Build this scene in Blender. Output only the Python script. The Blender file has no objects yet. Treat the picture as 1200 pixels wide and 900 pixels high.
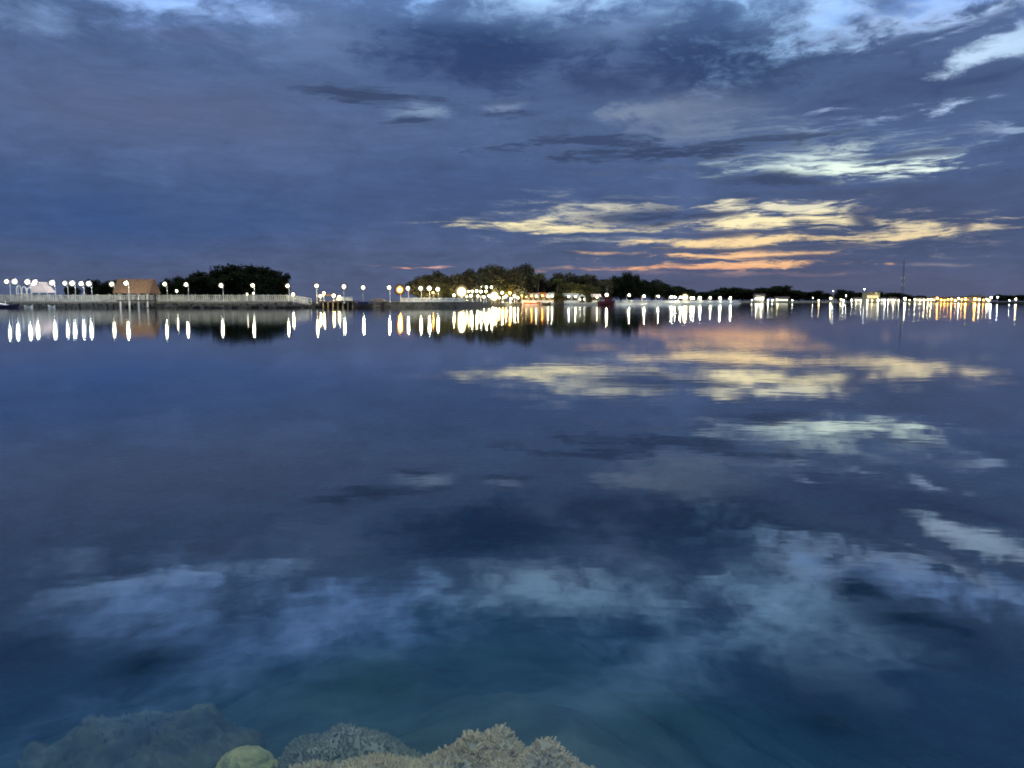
import bpy, math, random
from mathutils import Vector, Matrix

random.seed(7)
scene = bpy.context.scene
COL = scene.collection
R = math.radians

# ------------------------------------------------------------------ camera
CAM_H = 1.5
F_PX = 900.0                       # focal length in photo pixels (photo 1200 x 900)
HORIZON_Y = 352.0
PITCH = math.atan((450 - HORIZON_Y) / F_PX)
cam_d = bpy.data.cameras.new("camera")
cam = bpy.data.objects.new("camera", cam_d)
COL.objects.link(cam)
cam.location = (0, 0, CAM_H)
cam.rotation_euler = (R(90) - PITCH, 0, 0)
cam_d.sensor_width = 36.0
cam_d.lens = 36.0 * F_PX / 1200.0
cam_d.clip_start = 0.1
cam_d.clip_end = 20000
scene.camera = cam


def ray(x, y):
    a = (x - 600) / F_PX
    b = (450 - y) / F_PX
    cp, sp = math.cos(PITCH), math.sin(PITCH)
    return Vector((a, cp + b * sp, -sp + b * cp))


def P(x, y, Y):
    """point seen at photo pixel (x, y), standing Y metres out"""
    d = ray(x, y)
    return Vector((0, 0, CAM_H)) + d * (Y / d.y)


def PZ(x, y, z):
    d = ray(x, y)
    return Vector((0, 0, CAM_H)) + d * ((z - CAM_H) / d.z)


def X(x, Y):
    return P(x, 352, Y).x


def Z(y, Y, x=600):
    return P(x, y, Y).z


WMAP = [(0, 0), (165, 163), (250, 205), (340, 235), (440, 255), (640, 340), (800, 490), (950, 600), (2000, 1300)]


def W(D):
    """first-guess distance from the photograph -> distance that also fits where its reflection lies"""
    for (a, b), (c, d) in zip(WMAP, WMAP[1:]):
        if a <= D <= c:
            return b + (d - b) * (D - a) / (c - a)
    return D


# ------------------------------------------------------------------ materials
def lin(c):
    out = []
    for v in c:
        v = v / 255.0
        out.append(v / 12.92 if v <= 0.04045 else ((v + 0.055) / 1.055) ** 2.4)
    return out


def nodes_of(name):
    m = bpy.data.materials.new(name)
    m.use_nodes = True
    nt = m.node_tree
    nt.nodes.clear()
    out = nt.nodes.new("ShaderNodeOutputMaterial")
    return m, nt, out


def mat(name, c1, c2=None, scale=3.0, rough=0.7, bump=0.0, bscale=20.0, metallic=0.0, spec=0.3):
    m, nt, out = nodes_of(name)
    b = nt.nodes.new("ShaderNodeBsdfPrincipled")
    b.inputs["Roughness"].default_value = rough
    b.inputs["Metallic"].default_value = metallic
    b.inputs["Specular IOR Level"].default_value = spec
    nt.links.new(b.outputs[0], out.inputs[0])
    tc = nt.nodes.new("ShaderNodeTexCoord")
    n = nt.nodes.new("ShaderNodeTexNoise")
    n.inputs["Scale"].default_value = scale
    n.inputs["Detail"].default_value = 5
    nt.links.new(tc.outputs["Object"], n.inputs["Vector"])
    r = nt.nodes.new("ShaderNodeValToRGB")
    r.color_ramp.elements[0].position = 0.32
    r.color_ramp.elements[1].position = 0.68
    c2 = c2 or tuple(v * 0.65 for v in c1)
    r.color_ramp.elements[0].color = (*c2, 1)
    r.color_ramp.elements[1].color = (*c1, 1)
    nt.links.new(n.outputs["Fac"], r.inputs[0])
    nt.links.new(r.outputs[0], b.inputs["Base Color"])
    if bump:
        n2 = nt.nodes.new("ShaderNodeTexNoise")
        n2.inputs["Scale"].default_value = bscale
        n2.inputs["Detail"].default_value = 4
        nt.links.new(tc.outputs["Object"], n2.inputs["Vector"])
        bp = nt.nodes.new("ShaderNodeBump")
        bp.inputs["Strength"].default_value = 0.8
        bp.inputs["Distance"].default_value = bump
        nt.links.new(n2.outputs["Fac"], bp.inputs["Height"])
        nt.links.new(bp.outputs[0], b.inputs["Normal"])
    return m


def glow(name, c, s):
    m, nt, out = nodes_of(name)
    e = nt.nodes.new("ShaderNodeEmission")
    e.inputs[0].default_value = (*c, 1)
    e.inputs[1].default_value = s
    nt.links.new(e.outputs[0], out.inputs[0])
    return m


def halo_lamp(name, c, s):
    """bright lamp core with a painted bloom around it, fading to a clear rim"""
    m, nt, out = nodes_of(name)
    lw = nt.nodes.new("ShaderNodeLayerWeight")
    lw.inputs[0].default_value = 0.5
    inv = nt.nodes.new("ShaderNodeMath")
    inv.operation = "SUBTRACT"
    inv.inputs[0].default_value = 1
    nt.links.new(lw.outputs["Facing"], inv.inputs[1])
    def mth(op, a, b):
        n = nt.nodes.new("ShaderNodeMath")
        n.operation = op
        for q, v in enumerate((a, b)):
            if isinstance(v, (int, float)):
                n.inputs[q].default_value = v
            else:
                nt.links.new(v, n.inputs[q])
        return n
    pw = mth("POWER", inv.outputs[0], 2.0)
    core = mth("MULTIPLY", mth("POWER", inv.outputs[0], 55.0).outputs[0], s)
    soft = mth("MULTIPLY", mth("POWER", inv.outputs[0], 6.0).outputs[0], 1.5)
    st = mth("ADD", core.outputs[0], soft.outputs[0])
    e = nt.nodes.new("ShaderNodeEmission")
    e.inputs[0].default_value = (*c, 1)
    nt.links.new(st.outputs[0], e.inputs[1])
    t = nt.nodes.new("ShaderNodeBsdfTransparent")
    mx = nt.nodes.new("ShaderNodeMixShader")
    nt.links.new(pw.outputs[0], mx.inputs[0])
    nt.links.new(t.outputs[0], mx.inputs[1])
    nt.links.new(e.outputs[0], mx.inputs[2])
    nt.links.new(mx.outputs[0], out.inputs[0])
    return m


def leaf_mat(name, c1, c2):
    m, nt, out = nodes_of(name)
    d = nt.nodes.new("ShaderNodeBsdfDiffuse")
    t = nt.nodes.new("ShaderNodeBsdfTranslucent")
    mx = nt.nodes.new("ShaderNodeMixShader")
    mx.inputs[0].default_value = 0.25
    tc = nt.nodes.new("ShaderNodeTexCoord")
    n = nt.nodes.new("ShaderNodeTexNoise")
    n.inputs["Scale"].default_value = 7.0
    n.inputs["Detail"].default_value = 4
    nt.links.new(tc.outputs["Object"], n.inputs["Vector"])
    r = nt.nodes.new("ShaderNodeValToRGB")
    r.color_ramp.elements[0].position = 0.35
    r.color_ramp.elements[1].position = 0.65
    r.color_ramp.elements[0].color = (*c2, 1)
    r.color_ramp.elements[1].color = (*c1, 1)
    nt.links.new(n.outputs["Fac"], r.inputs[0])
    nt.links.new(r.outputs[0], d.inputs[0])
    nt.links.new(r.outputs[0], t.inputs[0])
    nt.links.new(d.outputs[0], mx.inputs[1])
    nt.links.new(t.outputs[0], mx.inputs[2])
    nt.links.new(mx.outputs[0], out.inputs[0])
    return m


M = {}
M["conc"] = mat("concrete", (0.42, 0.41, 0.37), scale=1.5, bump=0.02)
M["rail"] = mat("weathered_rail", (0.60, 0.58, 0.48), (0.30, 0.29, 0.24), scale=0.9, rough=0.8)
M["white"] = mat("white_paint", (0.78, 0.78, 0.72), (0.6, 0.6, 0.54), scale=2.5, rough=0.5)
M["pile"] = mat("weathered_pile", (0.26, 0.24, 0.19), (0.1, 0.09, 0.07), scale=2.0, rough=0.9, bump=0.03)
M["darkwood"] = mat("dark_timber", (0.09, 0.075, 0.06), scale=2.0, rough=0.85, bump=0.02)
M["stone"] = mat("dark_stone", (0.13, 0.12, 0.1), (0.05, 0.047, 0.04), scale=1.2, rough=0.95, bump=0.15, bscale=3)
M["rock"] = mat("wet_rock", (0.04, 0.038, 0.034), (0.014, 0.014, 0.012), scale=0.9, rough=0.8, bump=0.2, bscale=2)
M["earth"] = mat("island_ground", (0.12, 0.11, 0.07), (0.05, 0.055, 0.03), scale=0.3, rough=1.0, bump=0.1, bscale=1.5)
M["thatch"] = mat("brown_thatch", (0.21, 0.125, 0.075), (0.10, 0.06, 0.038), scale=4.0, rough=1.0, bump=0.08, bscale=9)
M["canvas"] = mat("pale_canvas", (0.75, 0.62, 0.56), (0.66, 0.55, 0.5), scale=0.8, rough=0.8)
M["metal"] = mat("painted_metal", (0.55, 0.56, 0.54), (0.42, 0.43, 0.42), scale=3, rough=0.45)
M["darkmetal"] = mat("dark_metal", (0.06, 0.06, 0.065), scale=3, rough=0.5)
M["orange"] = mat("orange_paint", (0.65, 0.16, 0.03), (0.5, 0.11, 0.02), scale=1.5, rough=0.5)
M["maroon"] = mat("maroon_paint", (0.10, 0.02, 0.025), scale=1.5, rough=0.5)
M["navy"] = mat("navy_paint", (0.03, 0.035, 0.09), scale=1.5, rough=0.5)
M["yellow"] = mat("yellow_render", (0.62, 0.55, 0.27), (0.52, 0.46, 0.22), scale=0.8, rough=0.9)
M["plaster"] = mat("plaster", (0.55, 0.52, 0.45), (0.42, 0.4, 0.35), scale=0.7, rough=0.9)
M["rooftile"] = mat("roof_tile", (0.22, 0.09, 0.05), (0.12, 0.05, 0.03), scale=2.5, rough=0.9)
M["darkroof"] = mat("dark_roof", (0.07, 0.055, 0.05), (0.04, 0.034, 0.03), scale=1.5, rough=0.9)
M["bark"] = mat("bark", (0.14, 0.11, 0.08), (0.07, 0.055, 0.04), scale=3, rough=1.0, bump=0.05, bscale=10)
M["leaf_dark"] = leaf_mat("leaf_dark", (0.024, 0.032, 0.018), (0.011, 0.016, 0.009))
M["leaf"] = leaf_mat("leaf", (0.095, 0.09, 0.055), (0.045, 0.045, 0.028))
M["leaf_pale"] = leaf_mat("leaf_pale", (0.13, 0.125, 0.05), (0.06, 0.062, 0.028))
M["palm_leaf"] = leaf_mat("palm_leaf", (0.10, 0.12, 0.04), (0.05, 0.07, 0.022))
M["coral"] = mat("branching_coral", (0.90, 0.80, 0.57), (0.66, 0.58, 0.40), scale=5.0, rough=0.9, spec=0.1)
M["coral_dim"] = mat("dim_coral", (0.60, 0.59, 0.48), (0.34, 0.35, 0.28), scale=3.0, rough=0.9, spec=0.1)
M["coral_deep"] = mat("deep_coral", (0.34, 0.29, 0.2), (0.13, 0.12, 0.085), scale=4.0, rough=0.95, bump=0.05, bscale=9, spec=0.05)
M["coral_green"] = mat("green_coral", (0.66, 0.64, 0.30), (0.30, 0.34, 0.15), scale=16.0, rough=0.9, bump=0.03, bscale=30, spec=0.1)
COOL = (0.92, 0.96, 1.0)
NEUT = (1.0, 0.93, 0.66)
WARM = (1.0, 0.78, 0.38)
ORNG = (1.0, 0.42, 0.06)
GLOWS = {}


def G(c, s):
    k = (c, s)
    if k not in GLOWS:
        nm = {COOL: "cool", NEUT: "neutral", WARM: "warm", ORNG: "orange"}[c] + "_lamp_light"
        GLOWS[k] = glow(nm, c, s)
    return GLOWS[k]


HALO_MATS = {}


def HALO(c, s):
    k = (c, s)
    if k not in HALO_MATS:
        nm = {COOL: "cool", NEUT: "neutral", WARM: "warm", ORNG: "orange"}[c] + "_lamp_halo"
        HALO_MATS[k] = halo_lamp(nm, c, s)
    return HALO_MATS[k]


# ------------------------------------------------------------------ mesh builder
class MB:
    def __init__(s):
        s.v, s.f = [], []

    def poly(s, pts):
        n = len(s.v)
        s.v += [tuple(p) for p in pts]
        s.f.append(tuple(range(n, n + len(pts))))

    def box(s, c, size, rz=0.0, ry=0.0):
        m = Matrix.Rotation(rz, 3, "Z") @ Matrix.Rotation(ry, 3, "Y")
        n = len(s.v)
        c = Vector(c)
        for dz in (-.5, .5):
            for dx, dy in ((-.5, -.5), (.5, -.5), (.5, .5), (-.5, .5)):
                s.v.append(tuple(c + m @ Vector((dx * size[0], dy * size[1], dz * size[2]))))
        for q in ((3, 2, 1, 0), (4, 5, 6, 7), (0, 1, 5, 4), (1, 2, 6, 5), (2, 3, 7, 6), (3, 0, 4, 7)):
            s.f.append(tuple(n + i for i in q))

    def bar(s, a, b, w, h=None):
        """square bar from a to b"""
        a, b = Vector(a), Vector(b)
        h = h or w
        d = (b - a).normalized()
        u = Vector((0, 0, 1)) if abs(d.z) < 0.9 else Vector((0, 1, 0))
        r = d.cross(u).normalized()
        u = r.cross(d)
        n = len(s.v)
        for p in (a, b):
            for i, j in ((-1, -1), (1, -1), (1, 1), (-1, 1)):
                s.v.append(tuple(p + r * (i * w / 2) + u * (j * h / 2)))
        for q in ((3, 2, 1, 0), (4, 5, 6, 7), (0, 1, 5, 4), (1, 2, 6, 5), (2, 3, 7, 6), (3, 0, 4, 7)):
            s.f.append(tuple(n + i for i in q))

    def tube(s, pts, radii, n=7, cap=True):
        rings = []
        pts = [Vector(p) for p in pts]
        for i, p in enumerate(pts):
            d = (pts[min(i + 1, len(pts) - 1)] - pts[max(i - 1, 0)]).normalized()
            u = Vector((1, 0, 0)) if abs(d.x) < 0.8 else Vector((0, 1, 0))
            r = d.cross(u).normalized()
            u = r.cross(d)
            b = len(s.v)
            for k in range(n):
                t = 2 * math.pi * k / n
                s.v.append(tuple(p + (r * math.cos(t) + u * math.sin(t)) * radii[i]))
            rings.append(b)
        for a, b in zip(rings, rings[1:]):
            for k in range(n):
                s.f.append((a + k, a + (k + 1) % n, b + (k + 1) % n, b + k))
        if cap:
            s.f.append(tuple(rings[0] + k for k in reversed(range(n))))
            s.f.append(tuple(rings[-1] + k for k in range(n)))

    def ball(s, c, r, nu=10, nv=6, sz=1.0):
        pts, rad = [], []
        for i in range(nv + 1):
            t = -math.pi / 2 + math.pi * i / nv
            pts.append((c[0], c[1], c[2] + r * sz * math.sin(t)))
            rad.append(max(r * math.cos(t), r * 0.02))
        s.tube(pts, rad, nu)

    def gable(s, c, w, d, h, over=0.0):
        """pitched roof prism, ridge along x; c is the centre of the eaves plane"""
        x, y, z = c
        w += over * 2
        d += over * 2
        a = [(x - w / 2, y - d / 2, z), (x + w / 2, y - d / 2, z), (x + w / 2, y + d / 2, z), (x - w / 2, y + d / 2, z)]
        r = [(x - w / 2, y, z + h), (x + w / 2, y, z + h)]
        s.poly([a[0], a[1], r[1], r[0]])
        s.poly([a[2], a[3], r[0], r[1]])
        s.poly([a[1], a[2], r[1]])
        s.poly([a[3], a[0], r[0]])
        s.poly([a[3], a[2], a[1], a[0]])

    def hip(s, c, w, d, h, rw, rd=0.02):
        x, y, z = c
        a = [(x - w / 2, y - d / 2, z), (x + w / 2, y - d / 2, z), (x + w / 2, y + d / 2, z), (x - w / 2, y + d / 2, z)]
        b = [(x - rw / 2, y - rd / 2, z + h), (x + rw / 2, y - rd / 2, z + h), (x + rw / 2, y + rd / 2, z + h), (x - rw / 2, y + rd / 2, z + h)]
        for i in range(4):
            j = (i + 1) % 4
            s.poly([a[i], a[j], b[j], b[i]])
        s.poly(b)
        s.poly(a[::-1])

    def mesh(s, name, smooth=False):
        me = bpy.data.meshes.new(name)
        me.from_pydata(s.v, [], s.f)
        if smooth:
            me.polygons.foreach_set("use_smooth", [True] * len(me.polygons))
        me.update()
        return me


def obj(name, mb, material, parent=None, smooth=False, label=None):
    me = mb if isinstance(mb, bpy.types.Mesh) else mb.mesh(name, smooth)
    if material and not me.materials:
        me.materials.append(material)
    o = bpy.data.objects.new(name, me)
    COL.objects.link(o)
    if parent:
        o.parent = parent
    if label:
        o["label"] = label
    return o


def thing(name, label, cat, loc=(0, 0, 0), rz=0.0, group=None):
    o = bpy.data.objects.new(name, None)
    o.empty_display_size = 0.3
    COL.objects.link(o)
    o.location = loc
    o.rotation_euler = (0, 0, rz)
    o["label"] = label
    o["category"] = cat
    if group:
        o["group"] = group
    return o


def tag(o, label, cat, group=None):
    o["label"] = label
    o["category"] = cat
    if group:
        o["group"] = group
    return o


def copy_thing(root, loc, label, group=None, scale=None, rz=0.0):
    r = root.copy()
    COL.objects.link(r)
    r.location = loc
    r.rotation_euler = (0, 0, rz)
    if scale:
        r.scale = scale
    r["label"] = label
    if group:
        r["group"] = group
    for ch in list(root.children):
        c = ch.copy()
        COL.objects.link(c)
        c.parent = r
        for g in ch.children:
            d = g.copy()
            COL.objects.link(d)
            d.parent = c
    return r


def structure(name, mb, material):
    o = obj(name, mb, material)
    o["kind"] = "structure"
    return o


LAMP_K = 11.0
ORD = ["first", "second", "third", "fourth", "fifth", "sixth", "seventh", "eighth", "ninth", "tenth", "eleventh", "twelfth",
       "thirteenth", "fourteenth", "fifteenth", "sixteenth", "seventeenth", "eighteenth", "nineteenth", "twentieth",
       "twenty-first", "twenty-second", "twenty-third", "twenty-fourth", "twenty-fifth", "twenty-sixth"]


# ------------------------------------------------------------------ lamps
lamp_rnd = random.Random(31)


def lamp_post(name, label, x, y, D, zbase, color, s, r, group, arm=0.0, post_r=0.07, post_mat="metal", fwd=0.0):
    """post standing on zbase whose lantern is seen at photo pixel (x, y); arm = sideways reach of the bracket"""
    k = W(D) / D
    D = W(D)
    r *= lamp_rnd.uniform(.86, 1.14)
    s *= lamp_rnd.choice((.65, 1.0, 1.0, 1.4))
    r, arm, post_r = r * 1.6 * k, arm * k, post_r * (.4 + .6 * k)
    head = P(x, y, D)
    t = thing(name, label, "lamp", (head.x - arm, head.y + fwd, zbase), 0, group)
    H = head.z - zbase
    b = MB()
    b.tube([(0, 0, 0), (0, 0, .12), (0, 0, .3)], [post_r * 3, post_r * 2.8, post_r * 1.5], 8)
    obj("base", b, M[post_mat], t)
    p = MB()
    if arm:
        ht = H + r * .7
        pts = [(0, 0, .25), (0, 0, H * .6), (0, 0, H - .1)]
        rad = [post_r * 1.3, post_r, post_r * .8]
        for k in range(1, 7):
            a = math.pi * k / 6 / 1.25
            pts.append((arm * .5 * (1 - math.cos(a)) * 1.1, -fwd * .5 * (1 - math.cos(a)) * 1.1, H - .1 + math.sin(a) * (ht - H + .1)))
            rad.append(post_r * .6)
        p.tube(pts, rad, 6)
    elif fwd:
        p.tube([(0, 0, .25), (0, 0, H * .6), (0, 0, H + r * .4), (0, -fwd * .4, H + r * .62), (0, -fwd, H + r * .55)],
               [post_r * 1.3, post_r, post_r * .8, post_r * .7, post_r * .6], 6)
    else:
        p.tube([(0, 0, .25), (0, 0, H * .5), (0, 0, H - r * .35)], [post_r * 1.3, post_r, post_r * .8], 6)
    obj("post", p, M[post_mat], t)
    g = MB()
    g.ball((arm, -fwd, H), r, 18, 12)
    gl = obj("lantern_and_halo", g, HALO(color, s * LAMP_K), t, True)  # oversized ball; its outer part is only painted glow around the lamp
    c = MB()
    c.tube([(arm, -fwd, H + r * .42), (arm, -fwd, H + r * .5), (arm, -fwd, H + r * .58)], [r * .22, r * .18, r * .05], 8)
    obj("cap", c, M["darkmetal"], t)
    return t


# ------------------------------------------------------------------ trees
def crown_mesh(seed, n, leaf, lobes, fill=0.6):
    rnd = random.Random(seed)
    b = MB()
    tot = sum(l[3] ** 2 for l in lobes)
    for (cx, cy, cz, r) in lobes:
        k = int(n * r * r / tot)
        for i in range(k):
            while True:
                d = Vector((rnd.uniform(-1, 1), rnd.uniform(-1, 1), rnd.uniform(-1, 1)))
                if 0.05 < d.length < 1:
                    break
            d = d.normalized() * (rnd.random() ** 0.35) * r * rnd.uniform(0.85, 1.12)
            c = Vector((cx, cy, cz)) + Vector((d.x, d.y, d.z * 0.85))
            if c.z < 0.10 + 0.03 * rnd.random():
                continue
            for q in range(2):
                sz = leaf * rnd.uniform(0.5, 1.25)
                u = Vector((rnd.gauss(0, 1), rnd.gauss(0, 1), rnd.gauss(0, .7))).normalized()
                w = u.cross(Vector((rnd.gauss(0, 1), rnd.gauss(0, 1), rnd.gauss(0, 1)))).normalized()
                o = c + Vector((rnd.gauss(0, 1), rnd.gauss(0, 1), rnd.gauss(0, 1))) * leaf * .5
                b.poly([o - u * sz, o - w * sz * .45, o + u * sz, o + w * sz * .45])
    lo = [min(v[k] for v in b.v) for k in range(3)]
    hi = [max(v[k] for v in b.v) for k in range(3)]
    b.v = [((v[0] - (lo[0] + hi[0]) / 2) / (hi[0] - lo[0]), (v[1] - (lo[1] + hi[1]) / 2) / (hi[1] - lo[1]),
            .08 + .92 * (v[2] - lo[2]) / (hi[2] - lo[2])) for v in b.v]
    return b.mesh("crown")


def make_lobes(seed, n, flat=1.0, low=False):
    rnd = random.Random(seed)
    L = [(0, 0, 0.62, 0.27)]
    for i in range(n):
        a = rnd.uniform(0, 2 * math.pi)
        rr = rnd.uniform(0.12, 0.34)
        z = rnd.uniform(0.22 if low else 0.36, 0.86)
        k = math.sqrt(max(0.12, 1 - ((z - 0.5) / 0.5) ** 2))
        r = rnd.uniform(0.11, 0.2)
        L.append((rr * k * math.cos(a), rr * k * math.sin(a), min(z, 1 - r * .85), r))
    return L


def trunk_mesh(seed):
    rnd = random.Random(seed)
    b = MB()
    b.tube([(0, 0, -.02), (.008, .0, .1), (-.01, .01, .25), (.0, .0, .45), (0.01, 0, .7)], [.045, .03, .024, .018, .006], 7)
    for i in range(6):
        a = i * 1.05 + rnd.uniform(-.3, .3)
        z0 = rnd.uniform(.22, .45)
        rr = rnd.uniform(.2, .34)
        z1 = z0 + rnd.uniform(.18, .36)
        b.tube([(0, 0, z0), (rr * .5 * math.cos(a), rr * .5 * math.sin(a), (z0 + z1) / 2 - .02),
                (rr * math.cos(a), rr * math.sin(a), z1)], [.014, .009, .003], 5)
    return b.mesh("trunk", True)


CROWNS = [crown_mesh(100 + i, 2900, 0.032, make_lobes(200 + i, 11 + i % 4, low=(i % 2 == 0))) for i in range(6)]
TRUNKS = [trunk_mesh(300 + i) for i in range(4)]
for t_ in TRUNKS:
    t_.materials.append(M["bark"])
CROWN_BY = {}


def crown_of(v, mk):
    k = (v % len(CROWNS), mk)
    if k not in CROWN_BY:
        me = CROWNS[k[0]].copy()
        me.materials.append(M[mk])
        CROWN_BY[k] = me
    return CROWN_BY[k]


tree_no = [0]


def tree(label, x, ytop, wpx, D, zbase, mk="leaf_dark", group=None, name="tree", cat="tree"):
    i = tree_no[0]
    tree_no[0] += 1
    D = W(D)
    zt = Z(ytop, D)
    w = wpx * D / F_PX
    h = (zt - zbase) * 1.0
    t = thing(name, label, cat, (X(x, D), D, zbase), random.uniform(0, 6.28), group)
    t.scale = (w, w, h)
    obj("trunk", TRUNKS[i % 4], None, t)
    obj("crown", crown_of(i * 5 + i // 3, mk), None, t)
    return t


def palm(label, x, ytop, D, zbase, group=None):
    D = W(D)
    top = P(x, ytop, D)
    H = top.z - zbase
    t = thing("palm_tree", label, "palm tree", (top.x, D, zbase), random.uniform(0, 6), group)
    b = MB()
    lean = .06 * H
    b.tube([(0, 0, -.2), (lean * .2, 0, H * .3), (lean * .5, 0, H * .6), (lean, 0, H * .86)], [.32, .22, .18, .14], 8)
    obj("trunk", b, M["bark"], t, True)
    rnd = random.Random(int(x))
    fr = MB()
    for k in range(16):
        a = k * 2.4
        up = rnd.uniform(-.1, 1.0)
        L = H * rnd.uniform(.24, .32)
        d = Vector((math.cos(a), math.sin(a), 0))
        prev = Vector((lean, 0, H * .86))
        side = Vector((-d.y, d.x, 0))
        for s_ in range(1, 8):
            f_ = s_ / 7
            p_ = Vector((lean, 0, H * .86)) + d * L * f_ * (1 - .25 * f_) + Vector((0, 0, L * (up * f_ - (.55 + .5 * up) * f_ * f_)))
            wd = L * .22 * (1 - f_ * .6)
            for sg in (-1, 1):
                tip = (prev + p_) / 2 + side * sg * wd + Vector((0, 0, -wd * .55))
                fr.poly([prev, p_, tip + d * .12 * L, tip])
            prev = p_
    obj("crown", fr, M["palm_leaf"], t)
    return t


# ------------------------------------------------------------------ water and seabed
def make_water():
    m, nt, out = nodes_of("sea_water")
    N, Lk = nt.nodes.new, nt.links.new
    geo = N("ShaderNodeNewGeometry")
    mp = N("ShaderNodeMapping")
    mp.inputs["Scale"].default_value = (0.55, 1.25, 1)
    mp.inputs["Rotation"].default_value = (0, 0, R(8))
    Lk(geo.outputs["Position"], mp.inputs["Vector"])
    n1 = N("ShaderNodeTexNoise")
    n1.inputs["Scale"].default_value = 1.5
    n1.inputs["Detail"].default_value = 3
    n1.inputs["Roughness"].default_value = 0.55
    Lk(mp.outputs[0], n1.inputs["Vector"])
    bp = N("ShaderNodeBump")
    bp.inputs["Strength"].default_value = 1.0
    bp.inputs["Distance"].default_value = WAVE
    Lk(n1.outputs["Fac"], bp.inputs["Height"])
    fr = N("ShaderNodeFresnel")
    fr.inputs["IOR"].default_value = 1.95
    Lk(bp.outputs[0], fr.inputs["Normal"])
    mu = N("ShaderNodeMath")
    mu.operation = "MULTIPLY_ADD"
    mu.use_clamp = True
    mu.inputs[1].default_value = 1.5
    mu.inputs[2].default_value = -0.08
    Lk(fr.outputs[0], mu.inputs[0])
    mn = N("ShaderNodeMath")
    mn.operation = "MINIMUM"
    mn.inputs[1].default_value = 0.93
    Lk(mu.outputs[0], mn.inputs[0])
    # sheltered, glassy water close to the quay; a little more breeze out on the bay
    sp = N("ShaderNodeSeparateXYZ")
    Lk(geo.outputs["Position"], sp.inputs[0])

    def out_on_bay(a, b_, y0=10, y1=70):
        m_ = N("ShaderNodeMapRange")
        m_.inputs["From Min"].default_value = y0
        m_.inputs["From Max"].default_value = y1
        m_.inputs["To Min"].default_value = a
        m_.inputs["To Max"].default_value = b_
        Lk(sp.outputs[1], m_.inputs["Value"])
        return m_.outputs[0]
    Lk(out_on_bay(0.28, 1.0), bp.inputs["Strength"])
    gl = N("ShaderNodeBsdfGlossy")
    gl.distribution = "BECKMANN"
    Lk(out_on_bay(0.025, WROUGH), gl.inputs["Roughness"])
    gl.inputs["Color"].default_value = (0.93, 0.96, 1.0, 1)
    Lk(bp.outputs[0], gl.inputs["Normal"])
    tr = N("ShaderNodeBsdfTransparent")
    tr.inputs[0].default_value = (0.98, 1.0, 1.0, 1)
    df = N("ShaderNodeBsdfDiffuse")
    df.inputs[0].default_value = (0.0, 0.11, 0.155, 1)
    body = N("ShaderNodeMixShader")
    body.inputs[0].default_value = 0.07
    Lk(tr.outputs[0], body.inputs[1])
    Lk(df.outputs[0], body.inputs[2])
    mx = N("ShaderNodeMixShader")
    Lk(mn.outputs[0], mx.inputs[0])
    Lk(body.outputs[0], mx.inputs[1])
    Lk(gl.outputs[0], mx.inputs[2])
    Lk(mx.outputs[0], out.inputs[0])
    va = N("ShaderNodeVolumeAbsorption")
    va.inputs["Color"].default_value = (0.62, 0.78, 0.84, 1)
    va.inputs["Density"].default_value = 0.8
    Lk(va.outputs[0], out.inputs["Volume"])
    return m


WAVE = 0.0045
WROUGH = 0.07
b = MB()
b.box((0, 3000, -7.5), (9000, 8000, 15))
structure("water", b, make_water())


def seabed_z(x, y):
    x, y = x / .55, y / .55
    z = -1.9 - 0.30 * max(0, y - 5.5) - 0.42 * max(0, x - 1.2) - 0.3 * max(0, -x - 3.6)
    z += 0.25 * math.sin(x * .9 + 1.3) * math.sin(y * .7 + .4) + 0.15 * math.sin(x * 2.1 + y * 1.3)
    return max(z * .55, -11.0)


b = MB()
xs = [-4000, -600, -100, -40, -20] + [-9 + i * .45 for i in range(41)] + [20, 40, 100, 600, 4000]
ys = [-900, -100, -20] + [-4 + i * .45 for i in range(50)] + [40, 60, 90, 130, 400, 1500, 6900]
for y in ys:
    for x in xs:
        b.v.append((x, y, seabed_z(x, y)))
for j in range(len(ys) - 1):
    for i in range(len(xs) - 1):
        a = j * len(xs) + i
        b.f.append((a, a + 1, a + 1 + len(xs), a + len(xs)))
M["sand"] = mat("seabed_sand", (0.36, 0.36, 0.31), (0.10, 0.12, 0.11), scale=0.9, rough=1.0, bump=0.06, bscale=5)
structure("seabed", b, M["sand"])


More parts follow.
